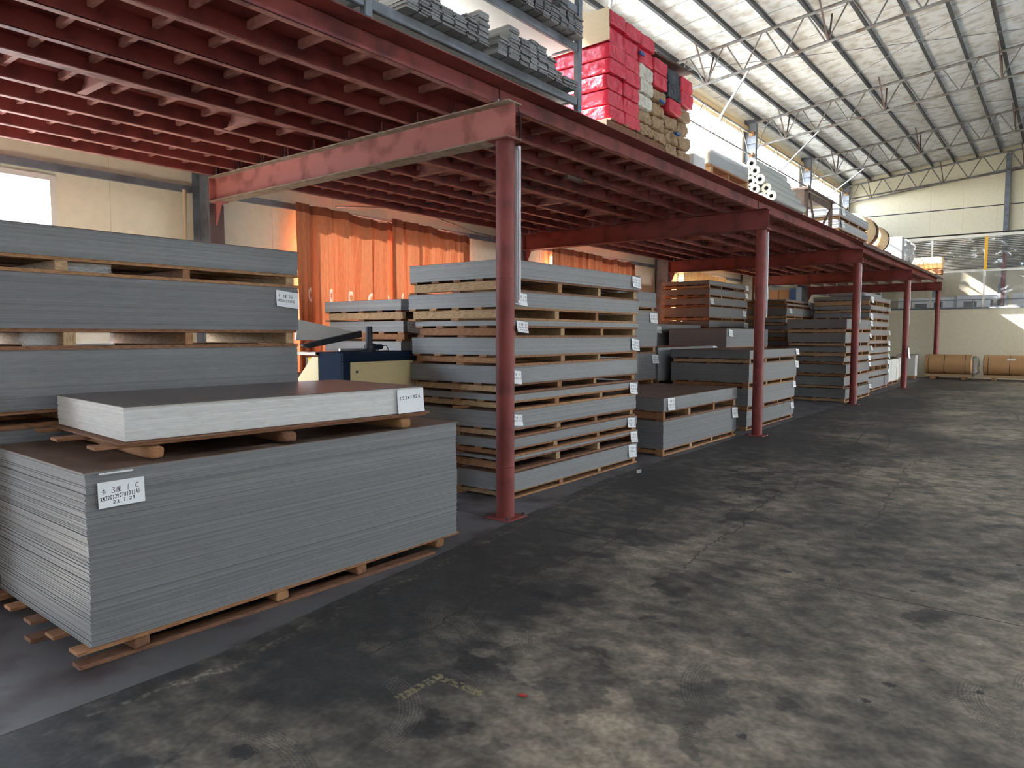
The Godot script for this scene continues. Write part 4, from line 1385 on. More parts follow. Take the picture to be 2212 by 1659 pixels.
func build_stacks() -> void:
	var g := [Color(0.192, 0.189, 0.185), Color(0.220, 0.217, 0.212), Color(0.206, 0.203, 0.198)]
	var lite := [Color(0.248, 0.245, 0.240), Color(0.262, 0.258, 0.253), Color(0.241, 0.237, 0.232)]
	stack("left stack behind the big front stack", -1.08, 3.63, 2.44, 1.22, [[0.1, 0.5], [0.6, 0.96], [1.063, 1.408], [1.53, 1.85], [1.95, 2.125]], g, 3, {3: [2.22, "tag_left", 0.19, 0.12, 0.018]})
	var c := {0: [2.22, "tag_c", 0.17, 0.14, 0.0], 1: [2.28, "tag_c", 0.15, 0.12, 0.0], 2: [2.22, "tag_a", 0.17, 0.11, 0.0], 3: [0.06, "tag_b", 0.16, 0.10, 0.02], 4: [2.2, "tag_a", 0.16, 0.12, 0.0],
		5: [0.06, "tag_b", 0.15, 0.12, 0.03], 6: [2.24, "tag_a", 0.17, 0.13, 0.01], 7: [0.06, "tag_a", 0.16, 0.10, 0.0], 8: [0.1, "tag_b", 0.18, 0.11, 0.0], 9: [2.26, "tag_a", 0.19, 0.12, 0.005]}
	stack("tall stack behind the nearest red column", -0.34, -0.47, 2.44, 1.22, [[0.074, 0.239], [0.352, 0.382], [0.464, 0.553], [0.643, 0.803], [0.895, 0.954], [1.05, 1.212], [1.307, 1.468], [1.578, 1.626], [1.745, 1.883], [2.006, 2.167]], lite, 7, c)
	stack("low stack beside the second red column", -0.26, -3.42, 2.4, 1.3, [[0.088, 0.437], [0.561, 0.723]], g, 11, {0: [2.2, "tag_b", 0.2, 0.15, 0.0], 1: [0.1, "tag_a", 0.18, 0.15, 0.0]}, M["brown_sheet"], 0.011)
	stack("four-high stack behind the second red column", -0.28, -6.4, 2.44, 1.3, [[0.07, 0.303], [0.383, 0.66], [0.749, 1.036], [1.124, 1.252]], g, 17, {0: [2.2, "tag_a", 0.16, 0.1, 0.02], 1: [2.3, "tag_b", 0.16, 0.1, 0.0], 2: [2.3, "tag_a", 0.18, 0.12, 0.0], 3: [2.3, "tag_b", 0.18, 0.10, 0.0]}, M["brown_sheet"], 0.009)
	stack("stack between orange curtain and the machine", -2.26, -1.0, 2.4, 1.34, [[0.1, 0.4], [0.5, 0.8], [0.9, 1.1], [1.2, 1.42], [1.526, 1.65], [1.77, 1.89]], [Color(0.293, 0.289, 0.283), Color(0.321, 0.316, 0.310)], 19, {4: [0.05, "tag_c", 0.2, 0.12, 0.0]}, null, 0.012)
	stack("stack half hidden behind the ten-high stack", -1.7, -3.66, 2.44, 1.22, [[0.1, 0.3], [0.4, 0.68], [0.79, 1.2], [1.31, 1.87], [1.935, 2.17]], g, 23, {2: [2.3, "tag_a", 0.2, 0.14, 0.02], 3: [2.2, "tag_b", 0.24, 0.16, 0.02]})
	stack("two-high stack behind the four-high stack", -1.72, -6.25, 2.44, 1.2, [[0.1, 0.66], [0.74, 1.285]], g, 29, {1: [2.3, "tag_b", 0.2, 0.1, 0.0]}, M["brown_sheet"])
	stack("three-high stack behind the second column", -1.6, -8.86, 2.44, 1.2, [[0.1, 0.55], [0.65, 1.15], [1.26, 1.616]], g, 31, {2: [0.1, "tag_a", 0.2, 0.13, 0.01]}, M["brown_sheet"])
	stack("wall-side stack with one corner tag", -2.98, -8.5, 2.4, 1.2, [[0.1, 0.6], [0.7, 1.15], [1.25, 1.71]], g, 37, {2: [0.12, "tag_b", 0.2, 0.14, 0.03]})
	stack("dark stack below the cream curtain", -2.86, -11.05, 2.44, 1.2, [[0.1, 0.6], [0.7, 1.1], [1.2, 1.57], [1.677, 1.81], [1.905, 2.13], [2.19, 2.34], [2.415, 2.546], [2.641, 2.735]], g, 41, {3: [2.2, "tag_a", 0.3, 0.13, 0.0], 4: [2.1, "tag_b", 0.2, 0.14, 0.03], 5: [0.03, "tag_a", 0.2, 0.12, 0.01], 6: [2.3, "tag_b", 0.18, 0.13, 0.0], 7: [2.3, "tag_a", 0.2, 0.12, 0.0]})
	stack("seven-high stack behind the third column", -0.24, -12.3, 2.44, 1.25, [[0.092, 0.296], [0.37, 0.556], [0.643, 0.833], [0.902, 1.0], [1.11, 1.23], [1.326, 1.534], [1.635, 1.845]], g, 43, {0: [2.3, "tag_a", 0.2, 0.1, 0.0], 2: [2.3, "tag_b", 0.2, 0.1, 0.0], 3: [2.28, "tag_b", 0.22, 0.12, 0.0], 4: [2.34, "tag_a", 0.16, 0.1, 0.0], 5: [2.34, "tag_a", 0.18, 0.1, 0.0], 6: [2.25, "tag_b", 0.24, 0.12, 0.0]}, M["brown_sheet"])
	stack("eleven-high stack behind the third column", -0.46, -15.7, 2.7, 1.4, [[0.07, 0.337], [0.397, 0.519], [0.664, 0.785], [0.858, 0.955], [1.015, 1.148], [1.269, 1.329], [1.486, 1.618], [1.727, 1.835], [1.943, 2.063], [2.159, 2.255], [2.399, 2.494]], lite, 47, {1: [2.55, "tag_a", 0.24, 0.1, 0.0], 2: [2.55, "tag_b", 0.24, 0.12, 0.0], 3: [2.6, "tag_b", 0.2, 0.12, 0.0], 4: [2.5, "tag_a", 0.28, 0.1, 0.0], 5: [2.5, "tag_b", 0.24, 0.13, 0.0], 6: [2.6, "tag_a", 0.2, 0.12, 0.0], 8: [0.1, "tag_b", 0.3, 0.16, 0.0], 10: [0.1, "tag_b", 0.3, 0.16, 0.0]})
	stack("dark stack left of the seven-high stack", -2.0, -13.8, 2.2, 1.25, [[0.1, 0.45], [0.55, 1.1], [1.21, 1.34], [1.44, 1.53], [1.62, 1.725], [1.81, 1.895], [1.99, 2.165], [2.24, 2.27], [2.345, 2.385]], g, 53, {6: [0.2, "tag_a", 0.2, 0.12, 0.0], 7: [1.95, "tag_b", 0.2, 0.07, 0.0], 8: [1.95, "tag_b", 0.2, 0.06, 0.0]})
	stack("dark stack deep behind the third column", -2.3, -16.1, 1.85, 1.3, [[0.1, 0.5], [0.6, 1.0], [1.1, 1.5], [1.6, 1.9], [2.0, 2.2], [2.3, 2.42]], g, 59, {4: [1.0, "tag_a", 0.3, 0.14, 0.0], 5: [0.6, "tag_b", 0.26, 0.16, 0.0]})
	# a foam bundle lying on the eleven-high stack
	solo("foam_bundle", lumpy(Vector3(0.9, 0.12, 2.2), 0.05, 0.015, 1.0, 4, 10), M["grey_board"], "soft grey bundle lying on top of the eleven-high stack", "bundle", Vector3(-1.1, 2.565, -17.05))
	# crumpled clear wrap hanging in the pallet gaps of the left stack
	solo("plastic_wrap", lumpy(Vector3(0.04, 0.09, 0.5), 0.015, 0.03, 5.0, 8, 12), M["thin_wrap"], "crumpled clear plastic wrap in the lower pallet gap of left stack", "plastic", Vector3(-1.18, 1.468, 2.75))
	solo("plastic_wrap", lumpy(Vector3(0.04, 0.07, 0.3), 0.015, 0.03, 5.0, 9, 12), M["thin_wrap"], "crumpled clear plastic wrap in the upper pallet gap of left stack", "plastic", Vector3(-1.18, 1.90, 2.65))


func build_machine() -> void:
	var o := thing("panel_machine", "dark blue machine cabinet with cream door between the board stacks", "machine", Vector3(-1.62, 0, -0.13))
	# cabinet body with a recess for the door on the +x side
	var b := MB.new()
	b.box(Vector3(-0.19, 0.665, 0), Vector3(0.34, 1.33, 0.94), Basis(), 0.006)
	b.box(Vector3(-0.01, 1.29, 0), Vector3(0.02, 0.08, 0.94))
	b.box(Vector3(-0.01, 0.62, 0.43), Vector3(0.02, 1.24, 0.08))
	b.box(Vector3(-0.01, 0.62, -0.45), Vector3(0.02, 1.24, 0.04))
	b.box(Vector3(-0.01, 0.06, 0), Vector3(0.02, 0.12, 0.94))
	part(o, "cabinet", b.done(), M["blue_paint"])
	var d := part(o, "door", bx(Vector3(0.016, 1.1, 0.80), 0.004), M["cream_paint"], Vector3(-0.011, 0.69, -0.02))
	var lk := MB.new()
	lk.lathe([Vector2(0.0, 0.012), Vector2(0.008, 0.012), Vector2(0.012, 0.008), Vector2(0.012, 0.0)], Vector3.ZERO, Vector3.RIGHT, 14)
	part(d, "lock", lk.done(), M["dark_iron"], Vector3(0.008, 0.46, 0.33))
	for y in [-0.4, 0.32]:
		part(d, "hinge", bx(Vector3(0.018, 0.05, 0.02), 0.003), M["cream_paint"], Vector3(0.006, y, -0.405))
	# cream side guard with a slanted corner, seen to the left
	var s := MB.new()
	s.extrude([Vector3(-0.36, 0.3, 0.475), Vector3(-0.36, 1.285, 0.475), Vector3(-0.45, 1.285, 0.475), Vector3(-0.69, 1.06, 0.475), Vector3(-0.69, 0.3, 0.475)], Vector3(0, 0, 0.012))
	part(o, "side_guard", s.done(), M["cream_paint"])
	part(o, "inner_frame", bx(Vector3(0.34, 1.0, 0.5), 0.01), M["dark_iron"], Vector3(-0.53, 0.78, 0.12))
	part(o, "yellow_guard", bx(Vector3(0.16, 0.10, 0.02), 0.006), M["yellow_paint"], Vector3(-0.56, 1.23, 0.38))
	part(o, "table_edge", bx(Vector3(0.36, 0.035, 0.9), 0.004), M["chrome"], Vector3(-0.54, 1.315, 0.05))
	part(o, "roller", pipe(Vector3(-0.16, 1.352, 0.38), Vector3(-0.16, 1.352, -0.1), 0.014), M["galvanised"])
	# upright motor
	var m := MB.new()
	m.lathe([Vector2(0.0, 0.245), Vector2(0.028, 0.245), Vector2(0.033, 0.24), Vector2(0.033, 0.07), Vector2(0.05, 0.066), Vector2(0.05, 0.02), Vector2(0.07, 0.016), Vector2(0.07, 0.0)], Vector3.ZERO, Vector3.UP, 24)
	var mo := part(o, "motor", m.done(), M["dark_iron"], Vector3(-0.16, 1.33, 0.02))
	var g := MB.new()
	g.lathe([Vector2(0.0, 0.13), Vector2(0.022, 0.13), Vector2(0.026, 0.12), Vector2(0.026, 0.03), Vector2(0.034, 0.03), Vector2(0.034, 0.0)], Vector3.ZERO, Vector3.BACK * -1.0, 16)
	part(mo, "gearbox", g.done(), M["blue_paint"], Vector3(0.0, 0.045, -0.03))
	var w := MB.new()
	w.tube([Vector3(0, 0.05, -0.15), Vector3(0.02, 0.06, -0.2), Vector3(0.03, 0.02, -0.22), Vector3(0.02, 0.0, -0.23)], 0.005, 6)
	part(mo, "cable", w.done(), M["black_rubber"])
	# tilted cover plates on the far side
	var pl := MB.new()
	pl.extrude([Vector3(-0.58, 1.64, 0.53), Vector3(-0.58, 1.44, 0.56), Vector3(-0.56, 1.44, 0.24), Vector3(-0.56, 1.52, -0.14)], Vector3(0.02, 0, 0))
	part(o, "cover_plate", pl.done(), M["white_box"])
	var hd := MB.new()
	hd.extrude([Vector3(-0.5, 1.365, 0.47), Vector3(-0.5, 1.47, -0.18), Vector3(-0.5, 1.535, -0.17), Vector3(-0.5, 1.40, 0.55)], Vector3(0.05, 0, 0))
	part(o, "hood", hd.done(), M["dark_iron"])
	part(o, "bed", bx(Vector3(0.9, 0.9, 0.5), 0.02), M["dark_iron"], Vector3(-0.95, 0.45, 0.0))


# ------------------------------------------------------------------ goods on the deck
func build_rack() -> void:
	var o := thing("storage_rack", "grey steel storage rack standing at the front edge of mezzanine deck", "rack", Vector3(0, DECK, 0))
	var zs := [3.85, 1.46, -0.95]
	var post := MB.new()
	post.box(Vector3(0, 0.85, 0), Vector3(0.05, 1.7, 0.06), Basis(), 0.004)
	for k in 20:
		post.box(Vector3(0.0255, 0.12 + k * 0.08, 0), Vector3(0.002, 0.02, 0.012))
	var pm := post.done()
	for z in zs:
		for x in [0.065, -0.55]:
			part(o, "post", pm, M["grey_steel"], Vector3(x, 0, z))
		for y in [0.12, 0.58, 0.9]:
			part(o, "side_rail", bx(Vector3(0.56, 0.045, 0.03), 0.003), M["grey_steel"], Vector3(-0.24, y, z))
	for i in 2:
		var l: float = zs[i] - zs[i + 1] - 0.06
		for y in [0.09, 0.55, 0.87]:
			for x in [0.065, -0.55]:
				var bm := MB.new()
				bm.box(Vector3(0, 0, 0), Vector3(0.035, 0.07, l), Basis(), 0.006)
				part(o, "shelf_beam", bm.done(), M["grey_steel"], Vector3(x, y, (zs[i] + zs[i + 1]) * 0.5))
			part(o, "shelf_board", bx(Vector3(0.56, 0.01, l)), M["foam_white"], Vector3(-0.24, y + 0.02, (zs[i] + zs[i + 1]) * 0.5))
	part(o, "brace", pipe(Vector3(-0.55, 0.1, -0.95), Vector3(-0.55, 1.6, 1.4), 0.014), M["galvanised"])
	part(o, "back_sheet", bx(Vector3(0.006, 1.6, 4.7), 0.0), M["milky_sheet"], Vector3(-0.6, 0.85, 1.45))
	part(o, "blue_mark", bx(Vector3(0.001, 0.03, 0.03)), M["blue_cabinet"], Vector3(0.0907, 0.04, -0.95))
	# bundles of strips on the shelves, ends to the front
	var r := RandomNumberGenerator.new()
	r.seed = 12
	for row in 3:
		var found := []
		var y: float = DECK + [0.127, 0.587, 0.907][row]
		var z: float = [1.9, 1.1, -0.2][row]
		var tall := [0.18, 0.2, 0.18]
		while z > -0.78:
			if absf(z - 1.46) < 0.12:
				z -= 0.14
				continue
			var w := r.randf_range(0.085, 0.13)
			var h := clampf(tall[row] + r.randf_range(-0.07, 0.07), 0.05, 0.3)
			if row == 0 and z < -0.45:
				h = r.randf_range(0.06, 0.10)
			if row == 0 and r.randf() < 0.12:
				z -= 0.1
				continue
			var b := MB.new()
			var cnt := maxi(3, int(h / 0.012))
			var tone := r.randf_range(0.15, 0.28)
			for k in cnt:
				var t := tone * r.randf_range(0.8, 1.15)
				b.col = Color(t, t * 1.0, t * 0.98)
				b.box(Vector3(r.randf_range(-0.012, 0.012), h / cnt * (k + 0.5), r.randf_range(-0.004, 0.004)), Vector3(0.62, h / cnt * 0.96, w * 0.94), Basis(Vector3.UP, r.randf_range(-0.02, 0.02)))
			var which: String = ["lower", "middle", "upper"][row]
			found.append([b.done(), Vector3(-0.14, y, z - w * 0.5), which])
			z -= w + r.randf_range(0.006, 0.014)
		for k in found.size():
			var it = found[found.size() - 1 - k]
			solo("strip_bundle", it[0], M["strip"], "grey strip bundle, %s from the right on the %s rack shelf" % [words(k), it[2]], "strips", it[1], "strip bundles on the %s shelf" % it[2])


func carton_mesh(size: Vector3, seed_: int) -> ArrayMesh:
	return lumpy(size - FACE * 0.006, 0.014, 0.012, 2.2, seed_, 10)


func build_red_pile() -> void:
	var p := thing("pallet", "wooden pallet on the deck under the red wrapped parcels", "pallet", Vector3(-0.42, DECK, -2.05))
	for k in 5:
		part(p, "deck_board", bx(Vector3(1.02, 0.018, 0.1), 0.003), M["wood%d" % (k % 3)], Vector3(0, 0.081, 0.5 - 0.25 * k))
	for x in [-0.45, 0.0, 0.45]:
		part(p, "bearer", bx(Vector3(0.08, 0.072, 1.2), 0.003), M["wood2"], Vector3(x, 0.036, 0))
	# parcels: columns along the front edge, layers upwards; r red, w white, b brown, k black
	var cols := ["rrrrrrr", "rrrrrrr", "bbwwwrr", "bbbbrr.", "bbbrkk.", "bbbbrr."]
	var r := RandomNumberGenerator.new()
	r.seed = 8
	var y0 := DECK + 0.091
	var high := [0.138, 0.148, 0.143, 0.143, 0.15, 0.150, 0.14]
	var kinds := {"r": "red_wrap", "w": "white_wrap", "b": "brown_wrap", "k": "black_wrap"}
	var words := {"r": "red film wrapped parcel", "w": "white creased parcel", "b": "crumpled brown paper parcel", "k": "black wrapped parcel"}
	var orda := ["first", "second", "third", "fourth", "fifth", "sixth"]
	for c in cols.size():
		var y := y0 if c < 4 else DECK + 0.003
		for k in 7:
			var kind: String = cols[c][k]
			var h: float = high[k]
			if kind == ".":
				continue
			if c >= 4:
				h += 0.012
			var front := 0.06 - (0.012 * (k % 3)) + r.randf_range(-0.01, 0.01) - (0.02 if kind == "b" else 0.0)
			var mesh: Mesh
			if kind == "b":
				mesh = lumpy(Vector3(0.61, h - 0.018, 0.30), 0.022, 0.030, 3.6, 20 + (c * 7 + k) % 6, 10)
			elif kind == "w":
				mesh = lumpy(Vector3(0.62, h - 0.006, 0.305), 0.018, 0.022, 3.4, 30 + k % 3, 10)
			else:
				mesh = carton_mesh(Vector3(0.64, h - 0.001, 0.315), 1 + (c * 3 + k) % 5)
			solo("wrapped_parcel", mesh, M[kinds[kind]], "%s, %s column from the rack, %s layer" % [words[kind], orda[c], ORD[k]], "parcel", Vector3(front - 0.32, y + h * 0.5, -1.51 - 0.16 - 0.322 * c + r.randf_range(-0.008, 0.008)), "wrapped parcels on the deck")
			y += h
	# second row behind, seen from its near end
	for k in 7:
		var y := y0
		for j in k:
			y += high[j]
		for c in 2:
			solo("wrapped_parcel", carton_mesh(Vector3(0.64, high[k] - 0.001, 0.315), 6 + k % 3), M["red_wrap"], "red film wrapped parcel, back row near the rack, %s layer, %s one" % [ORD[k], orda[c]], "parcel", Vector3(-0.93, y + high[k] * 0.5, -1.67 - 0.322 * c), "wrapped parcels on the deck")
	# sheets of cardboard laid over the top corner
	var s := MB.new()
	s.box(Vector3(0, 0, 0), Vector3(1.25, 0.30, 0.008))
	solo("cardboard_sheet", s.done(), M["cardboard"], "buff cardboard sheet hanging at the top of the red parcels", "cardboard", Vector3(-0.56, 4.395, -1.488), "", Basis(Vector3(0, 0, 1), 0.03))
	solo("brown_cover", lumpy(Vector3(0.9, 0.03, 0.95), 0.012, 0.02, 1.2, 2, 16), M["dark_ply"], "dark brown paper cover lying over the parcels", "cover", Vector3(-0.42, 4.49, -2.98), "", Basis(Vector3(1, 0, 0), 0.05))
	for a in [[Vector3(0.05, 4.34, -2.16), 0], [Vector3(0.05, 3.98, -2.63), 1], [Vector3(0.06, 3.72, -3.0), 2]]:
		solo("blue_tape", bx(Vector3(0.03, 0.03, 0.1), 0.006), M["blue_cabinet"], ["scrap of blue film at the top of the red parcels", "scrap of blue film beside the white parcels", "scrap of blue film among the brown parcels"][a[1]], "film scrap", a[0])


func build_deck_goods() -> void:
	# white foam block
	solo("foam_block", lumpy(Vector3(0.3, 0.16, 0.34), 0.01, 0.01, 3.0, 5, 8), M["foam_white"], "small white foam block at the deck edge beside the brown parcels", "block", Vector3(-0.1, DECK + 0.08, -3.64))
	# long wrapped box on a pallet
	pallet("pale wooden pallet under the long wrapped box on the deck", Vector3(-0.14, DECK, -4.6), 0.0, 0.42, 0.115, 1.35, 5, "pallets on the deck", 3)
	var o := thing("wrapped_box", "long grey topped cardboard box in clear wrap on deck edge", "box", Vector3(-0.16, DECK + 0.115, -4.6))
	part(o, "carton", bx(Vector3(0.38, 0.2, 1.36), 0.008), M["cardboard"], Vector3(0, 0.10, 0))
	part(o, "grey_sleeve", bx(Vector3(0.392, 0.208, 1.30), 0.004), M["grey_board"], Vector3(0, 0.104, -0.045))
	part(o, "film_wrap", lumpy(Vector3(0.41, 0.225, 1.40), 0.02, 0.012, 4.0, 6, 12), M["thin_wrap"], Vector3(0, 0.125, 0))
	# film rolls piled like logs
	var rolls := [[0.06, 3.526], [-0.093, 3.526], [-0.246, 3.526], [-0.399, 3.526], [-0.552, 3.526], [-0.036, 3.658], [-0.189, 3.658], [-0.342, 3.658], [-0.495, 3.658], [-0.113, 3.79], [-0.266, 3.79], [-0.419, 3.79], [-0.190, 3.922], [-0.343, 3.922], [-0.266, 4.054]]
	var side := MB.new()
	side.lathe([Vector2(0.0755, 0.0), Vector2(0.0755, 1.496), Vector2(0.07, 1.502), Vector2(0.034, 1.502)], Vector3.ZERO, Vector3(0, 0, -1), 22)
	var face := MB.new()
	face.lathe([Vector2(0.034, 0.01), Vector2(0.034, -0.002), Vector2(0.07, -0.002), Vector2(0.0755, 0.004)], Vector3.ZERO, Vector3(0, 0, -1), 22)
	var core := MB.new()
	core.lathe([Vector2(0.027, 1.48), Vector2(0.027, 0.0), Vector2(0.034, 0.0), Vector2(0.034, 1.48)], Vector3.ZERO, Vector3(0, 0, -1), 16)
	var band := bx(Vector3(0.153, 0.03, 0.01))
	var rows := ["lowest", "second", "third", "fourth", "top"]
	for k in rolls.size():
		var row := int(round((rolls[k][1] - 3.526) / 0.132))
		var t := thing("film_roll", "film roll with cream end, %s from the right in the %s row of pile" % [words(k - [0, 5, 9, 12, 14][row]), rows[row]], "film roll", Vector3(rolls[k][0], rolls[k][1] + 0.005, -6.2 - 0.03 * (k % 3)), 0.0, "film rolls in the %s row of the pile" % rows[row])
		part(t, "film", side.done(), M["film_side"])
		part(t, "end_face", face.done(), M["film_roll"])
		part(t, "core", core.done(), M["core"])
	# brown table
	var tb := thing("wooden_table", "worn brown wooden table on the deck behind the film rolls", "table", Vector3(-0.32, DECK, -8.95))
	part(tb, "table_top", bx(Vector3(0.75, 0.04, 1.75), 0.004), M["dark_table"], Vector3(0, 0.50, 0))
	for sx in [-1, 1]:
		for sz in [-1, 1]:
			part(tb, "leg", bx(Vector3(0.06, 0.48, 0.06), 0.004), M["dark_table"], Vector3(0.32 * sx, 0.24, 0.78 * sz))
	part(tb, "side_board", bx(Vector3(0.02, 0.12, 1.5), 0.002), M["dark_table"], Vector3(0.33, 0.40, 0))
	part(tb, "brace", bx(Vector3(0.03, 0.04, 0.62), 0.002), M["dark_table"], Vector3(0.34, 0.22, -0.5), Basis(Vector3(1, 0, 0), 0.6))
	part(tb, "brace", bx(Vector3(0.03, 0.04, 0.5), 0.002), M["dark_table"], Vector3(0.34, 0.24, 0.55), Basis(Vector3(1, 0, 0), -0.9))
	# two bundles of boards on pallets
	var y := DECK
	for i in 2:
		pallet("wooden pallet under the %s board bundle on the deck" % ["lower", "upper"][i], Vector3(-0.55, y, -11.35), 0.0, 1.2, 0.08, 2.4, 61 + i * 3, "pallets on the deck")
		var b := bundle("%s bundle of pale grey boards on the deck behind the table" % ["lower", "upper"][i], Vector3(-0.55, y + 0.08, -11.35), 0.0, 1.22, 0.155, 2.5, 0.012, Color(0.42, 0.43, 0.44), 0.16, 0.006, 71 + i, "board bundles on the deck")
		part(b, "paper_tag", sheet_mesh(0.2, 0.14, 0.03, 0.1), M["tag_b"], Vector3(0.618, 0.15, 1.1))
		y += 0.235
	# paper reels with dark round end plates
	for k in 2:
		var z: float = [-13.6, -15.2][k]
		var rd: float = [0.34, 0.32][k]
		pallet("low wooden pallet under the %s paper reel on the deck" % ["first", "second"][k], Vector3(-0.4, DECK, z), 0.0, 0.75, 0.1, 1.1, 81 + k, "pallets on the deck", 3)
		var t := thing("paper_reel", "pale paper reel with %s round brown end plate on the deck" % ["thick", "thin"][k], "reel", Vector3(-0.4, DECK + 0.1 + rd + 0.02, z), 0.0, "paper reels on the deck")
		var rl := MB.new()
		rl.lathe([Vector2(0.05, 0.42), Vector2(rd - 0.02, 0.42), Vector2(rd, 0.40), Vector2(rd, -0.42), Vector2(0.05, -0.42)], Vector3.ZERO, Vector3(0, 0, 1), 32)
		part(t, "paper", rl.done(), M["pale_kraft"])
		for s in ([-0.45] if k else [-0.45, -0.62]):
			var pl := MB.new()
			pl.lathe([Vector2(0.0, 0.02), Vector2(rd + 0.02, 0.02), Vector2(rd + 0.02, -0.02), Vector2(0.0, -0.02)], Vector3.ZERO, Vector3(0, 0, 1), 32)
			part(t, "end_plate", pl.done(), M["dark_ply"], Vector3(0, 0, s))
		for s in [-0.2, 0.15]:
			var bd := MB.new()
			bd.lathe([Vector2(rd + 0.002, -0.012), Vector2(rd + 0.002, 0.012)], Vector3.ZERO, Vector3(0, 0, 1), 32)
			part(t, "strap", bd.done(), M["cardboard"], Vector3(0, 0, s))
	# grey panels and a wrapped bale
	solo("grey_panel", bx(Vector3(0.9, 0.62, 0.35), 0.01), M["grey_board"], "upright grey panel block on the deck beyond the reels", "panel", Vector3(-0.4, DECK + 0.31, -16.9))
	var bale := thing("wrapped_bale", "pale bale in clear wrap on the deck beside grey panel", "bale", Vector3(-0.45, DECK, -18.3))
	part(bale, "goods", lumpy(Vector3(0.9, 0.6, 1.2), 0.12, 0.08, 1.6, 4, 12), M["grey_board"], Vector3(0, 0.35, 0))
	part(bale, "film_wrap", lumpy(Vector3(0.96, 0.64, 1.26), 0.14, 0.08, 1.9, 9, 12), M["thin_wrap"], Vector3(0, 0.37, 0))
	# ribbed roll lying across the far end of the deck
	pallet("wooden pallet under the ribbed tan roll at far deck end", Vector3(-0.16, DECK, -22.5), 0.0, 0.9, 0.16, 0.55, 91, "pallets on the deck", 3)
	var rr := thing("ribbed_roll", "tan ribbed roll on pallet at the far end of the deck", "roll", Vector3(-0.16, DECK + 0.16 + 0.21, -22.5))
	var rb := MB.new()
	var prof := [Vector2(0.0, -0.46), Vector2(0.185, -0.46)]
	for k in 7:
		var a := -0.45 + k * 0.128
		prof.append_array([Vector2(0.185, a), Vector2(0.205, a + 0.015), Vector2(0.205, a + 0.11), Vector2(0.185, a + 0.125)])
	prof.append_array([Vector2(0.185, 0.46), Vector2(0.0, 0.46)])
	rb.lathe(prof, Vector3.ZERO, Vector3(1, 0, 0), 28)
	part(rr, "roll", rb.done(), M["pale_kraft"])


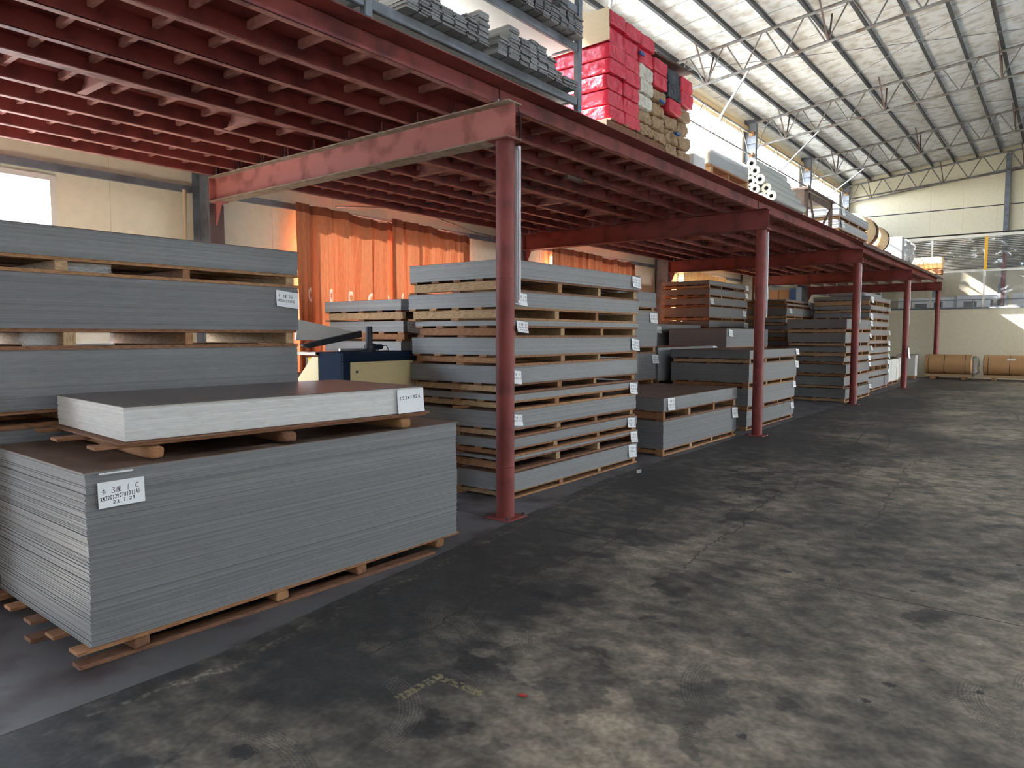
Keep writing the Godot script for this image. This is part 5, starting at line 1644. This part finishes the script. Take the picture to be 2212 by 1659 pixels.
# ------------------------------------------------------------------ goods at the far end
func build_far_goods() -> void:
	# kraft rolls on timber bearers by the low wall
	for k in 2:
		var x: float = [0.46, 2.3][k]
		var l: float = [1.36, 1.7][k]
		var z := -23.55
		var p := thing("roll_cradle", "timber cradle under the %s brown roll by the low wall" % ["left", "right"][k], "pallet", Vector3(x, 0, z), 0.0, "cradles by the low wall")
		for s in [-1, 1]:
			part(p, "beam", bx(Vector3(l, 0.09, 0.09), 0.004), M["wood4"], Vector3(0, 0.135, 0.2 * s))
			part(p, "foot", bx(Vector3(0.13, 0.09, 0.56), 0.004), M["wood3"], Vector3(l * 0.33 * s, 0.045, 0))
		var t := thing("kraft_roll", ["brown paper wrapped roll with plastic covered end, beside white cartons", "brown paper wrapped roll at the right picture edge"][k], "roll", Vector3(x, 0.18 + 0.32, z), 0.0, "brown rolls by the low wall")
		var rb := MB.new()
		var h := l * 0.5
		rb.lathe([Vector2(0.0, -h), Vector2(0.3, -h), Vector2(0.33, -h + 0.03), Vector2(0.33, h - 0.03), Vector2(0.3, h), Vector2(0.0, h)], Vector3.ZERO, Vector3(1, 0, 0), 36)
		part(t, "paper_wrap", rb.done(), M["kraft_roll"])
		for s in [-0.42, -0.08, 0.36]:
			var bd := MB.new()
			bd.lathe([Vector2(0.332, -0.008), Vector2(0.3335, 0.0), Vector2(0.332, 0.008)], Vector3.ZERO, Vector3(1, 0, 0), 36)
			part(t, "strap", bd.done(), M["strap"], Vector3(l * s, 0, 0))
		if k == 0:
			part(t, "plastic_end", lumpy(Vector3(0.2, 0.56, 0.56), 0.08, 0.1, 3.0, 7, 10), M["thin_wrap"], Vector3(h + 0.06, -0.02, 0))
		else:
			part(t, "paper_label", bx(Vector3(0.22, 0.07, 0.002)), M["paper"], Vector3(-0.1, 0.2, 0.272), Basis(Vector3(1, 0, 0), -0.64))
	# white cartons on pallets
	var boxes := [[-0.86, -19.15, 0.66, 0.66, 1.55, "white carton block on pallet beside the eleven-high stack"], [-0.95, -21.25, 0.66, 0.5, 0.8, "white carton on pallet hidden behind the fourth column"], [-0.72, -23.2, 0.7, 0.55, 0.62, "white carton block on pallet left of brown roll"]]
	for b in boxes:
		pallet("pallet under the " + b[5].replace(" on pallet", ""), Vector3(b[0], 0, b[1] - b[4] * 0.5 + 0.31), 0.0, b[3], 0.1, b[4], 101 + int(b[4] * 10), "pallets under white cartons", 3)
		var o := thing("white_carton", b[5], "carton", Vector3(b[0], 0.1, b[1] - b[4] * 0.5 + 0.31), 0.0, "white cartons by the far columns")
		part(o, "carton", bx(Vector3(b[3], b[2], b[4]), 0.006), M["white_box"], Vector3(0, b[2] * 0.5, 0))
		part(o, "lid", bx(Vector3(b[3] + 0.01, 0.02, b[4] + 0.01), 0.002), M["dark_ply"], Vector3(0, b[2] + 0.01, 0))
		for s in [-0.28, 0.28]:
			part(o, "strap", bx(Vector3(b[3] + 0.006, b[2] + 0.004, 0.016)), M["strap"], Vector3(0, b[2] * 0.5, b[4] * s))
		part(o, "paper_label", bx(Vector3(0.002, 0.1, 0.14)), M["paper"], Vector3(b[3] * 0.5 + 0.001, b[2] * 0.7, -b[4] * 0.36))
	# tall cabinet under the mezzanine
	var c := thing("tall_cabinet", "tall cabinet with two tan doors and a blue edge under mezzanine", "cabinet", Vector3(-3.41, 0, -18.3))
	part(c, "body", bx(Vector3(0.82, 2.96, 0.6), 0.006), M["machine_grey"], Vector3(0, 1.48, 0))
	for s in [-1, 1]:
		part(c, "door", bx(Vector3(0.29, 2.8, 0.016), 0.003), M["tan_door"], Vector3(-0.09 + 0.15 * s, 1.46, 0.308))
	part(c, "blue_post", bx(Vector3(0.16, 2.9, 0.016), 0.002), M["blue_cabinet"], Vector3(0.32, 1.46, 0.308))
	# the room behind the film: a red post, white machines and a railing
	var rp := MB.new()
	rp.lathe([Vector2(0.06, 0.0), Vector2(0.06, 4.45)], Vector3.ZERO, Vector3.UP, 20)
	solo("red_post", rp.done(), M["red_steel"], "thin red steel post standing behind the clear film", "post", Vector3(1.66, 0, -27.0))
	var mx := [[-3.2, 1.9, 2.9], [-0.9, 1.9, 2.95], [0.95, 1.6, 3.0], [2.75, 1.7, 3.05]]
	for i in 4:
		var o := thing("white_machine", "white machine block with dark openings behind the film, %s from left" % ["first", "second", "third", "fourth"][i], "machine", Vector3(mx[i][0], 0, -28.2), 0.0, "machines behind the film")
		part(o, "housing", bx(Vector3(mx[i][1], mx[i][2], 0.9), 0.02), M["machine_white"], Vector3(0, mx[i][2] * 0.5, 0))
		part(o, "hatch", bx(Vector3(0.42, 0.3, 0.02), 0.004), M["machine_grey"], Vector3(-0.35 + 0.2 * (i % 2), mx[i][2] - 0.38, 0.455))
		part(o, "hatch", bx(Vector3(0.3, 0.22, 0.02), 0.004), M["dark_iron"], Vector3(0.45, mx[i][2] - 0.3, 0.455))
		part(o, "duct", bx(Vector3(0.22, 0.5, 0.22), 0.01), M["machine_grey"], Vector3(0.6 - 0.3 * (i % 2), mx[i][2] + 0.2, 0.1))
	var rl := thing("railing", "grey pipe railing in front of the white machines", "railing", Vector3(0, 0, -26.6))
	part(rl, "top_rail", pipe(Vector3(-4.2, 2.78, 0), Vector3(5.0, 2.78, 0), 0.02), M["galvanised"])
	part(rl, "lower_rail", pipe(Vector3(-4.2, 2.5, 0), Vector3(5.0, 2.5, 0), 0.016), M["galvanised"])
	for k in 10:
		part(rl, "baluster", pipe(Vector3(-4.2 + k, 0.0, 0), Vector3(-4.2 + k, 2.78, 0), 0.018), M["galvanised"])


func build_small() -> void:
	# paper stuck on the fourth column
	solo("column_note", sheet_mesh(0.16, 0.3, 0.05, -0.1), M["paper"], "white paper note hanging on the fourth red column", "paper", Vector3(0.078, 1.15, -17.95))
	# scraps on the floor
	var f := MB.new()
	f.box(Vector3(0, 0.006, 0), Vector3(0.035, 0.01, 0.012), Basis(Vector3.UP, 0.4), 0.002)
	solo("red_scrap", f.done(), M["red_debris"], "tiny red scrap lying on the floor near the yellow mark", "scrap", Vector3(1.86, 0, 2.22))
	var s := sheet_mesh(0.16, 0.05, 0.02)
	solo("paper_scrap", s, M["paper"], "torn white paper scrap on the floor before the tall stack", "scrap", Vector3(-0.02, 0.004, -2.3), "", Basis(Vector3(0, 0, 1), PI * 0.5 - 0.05).rotated(Vector3.UP, 0.5))
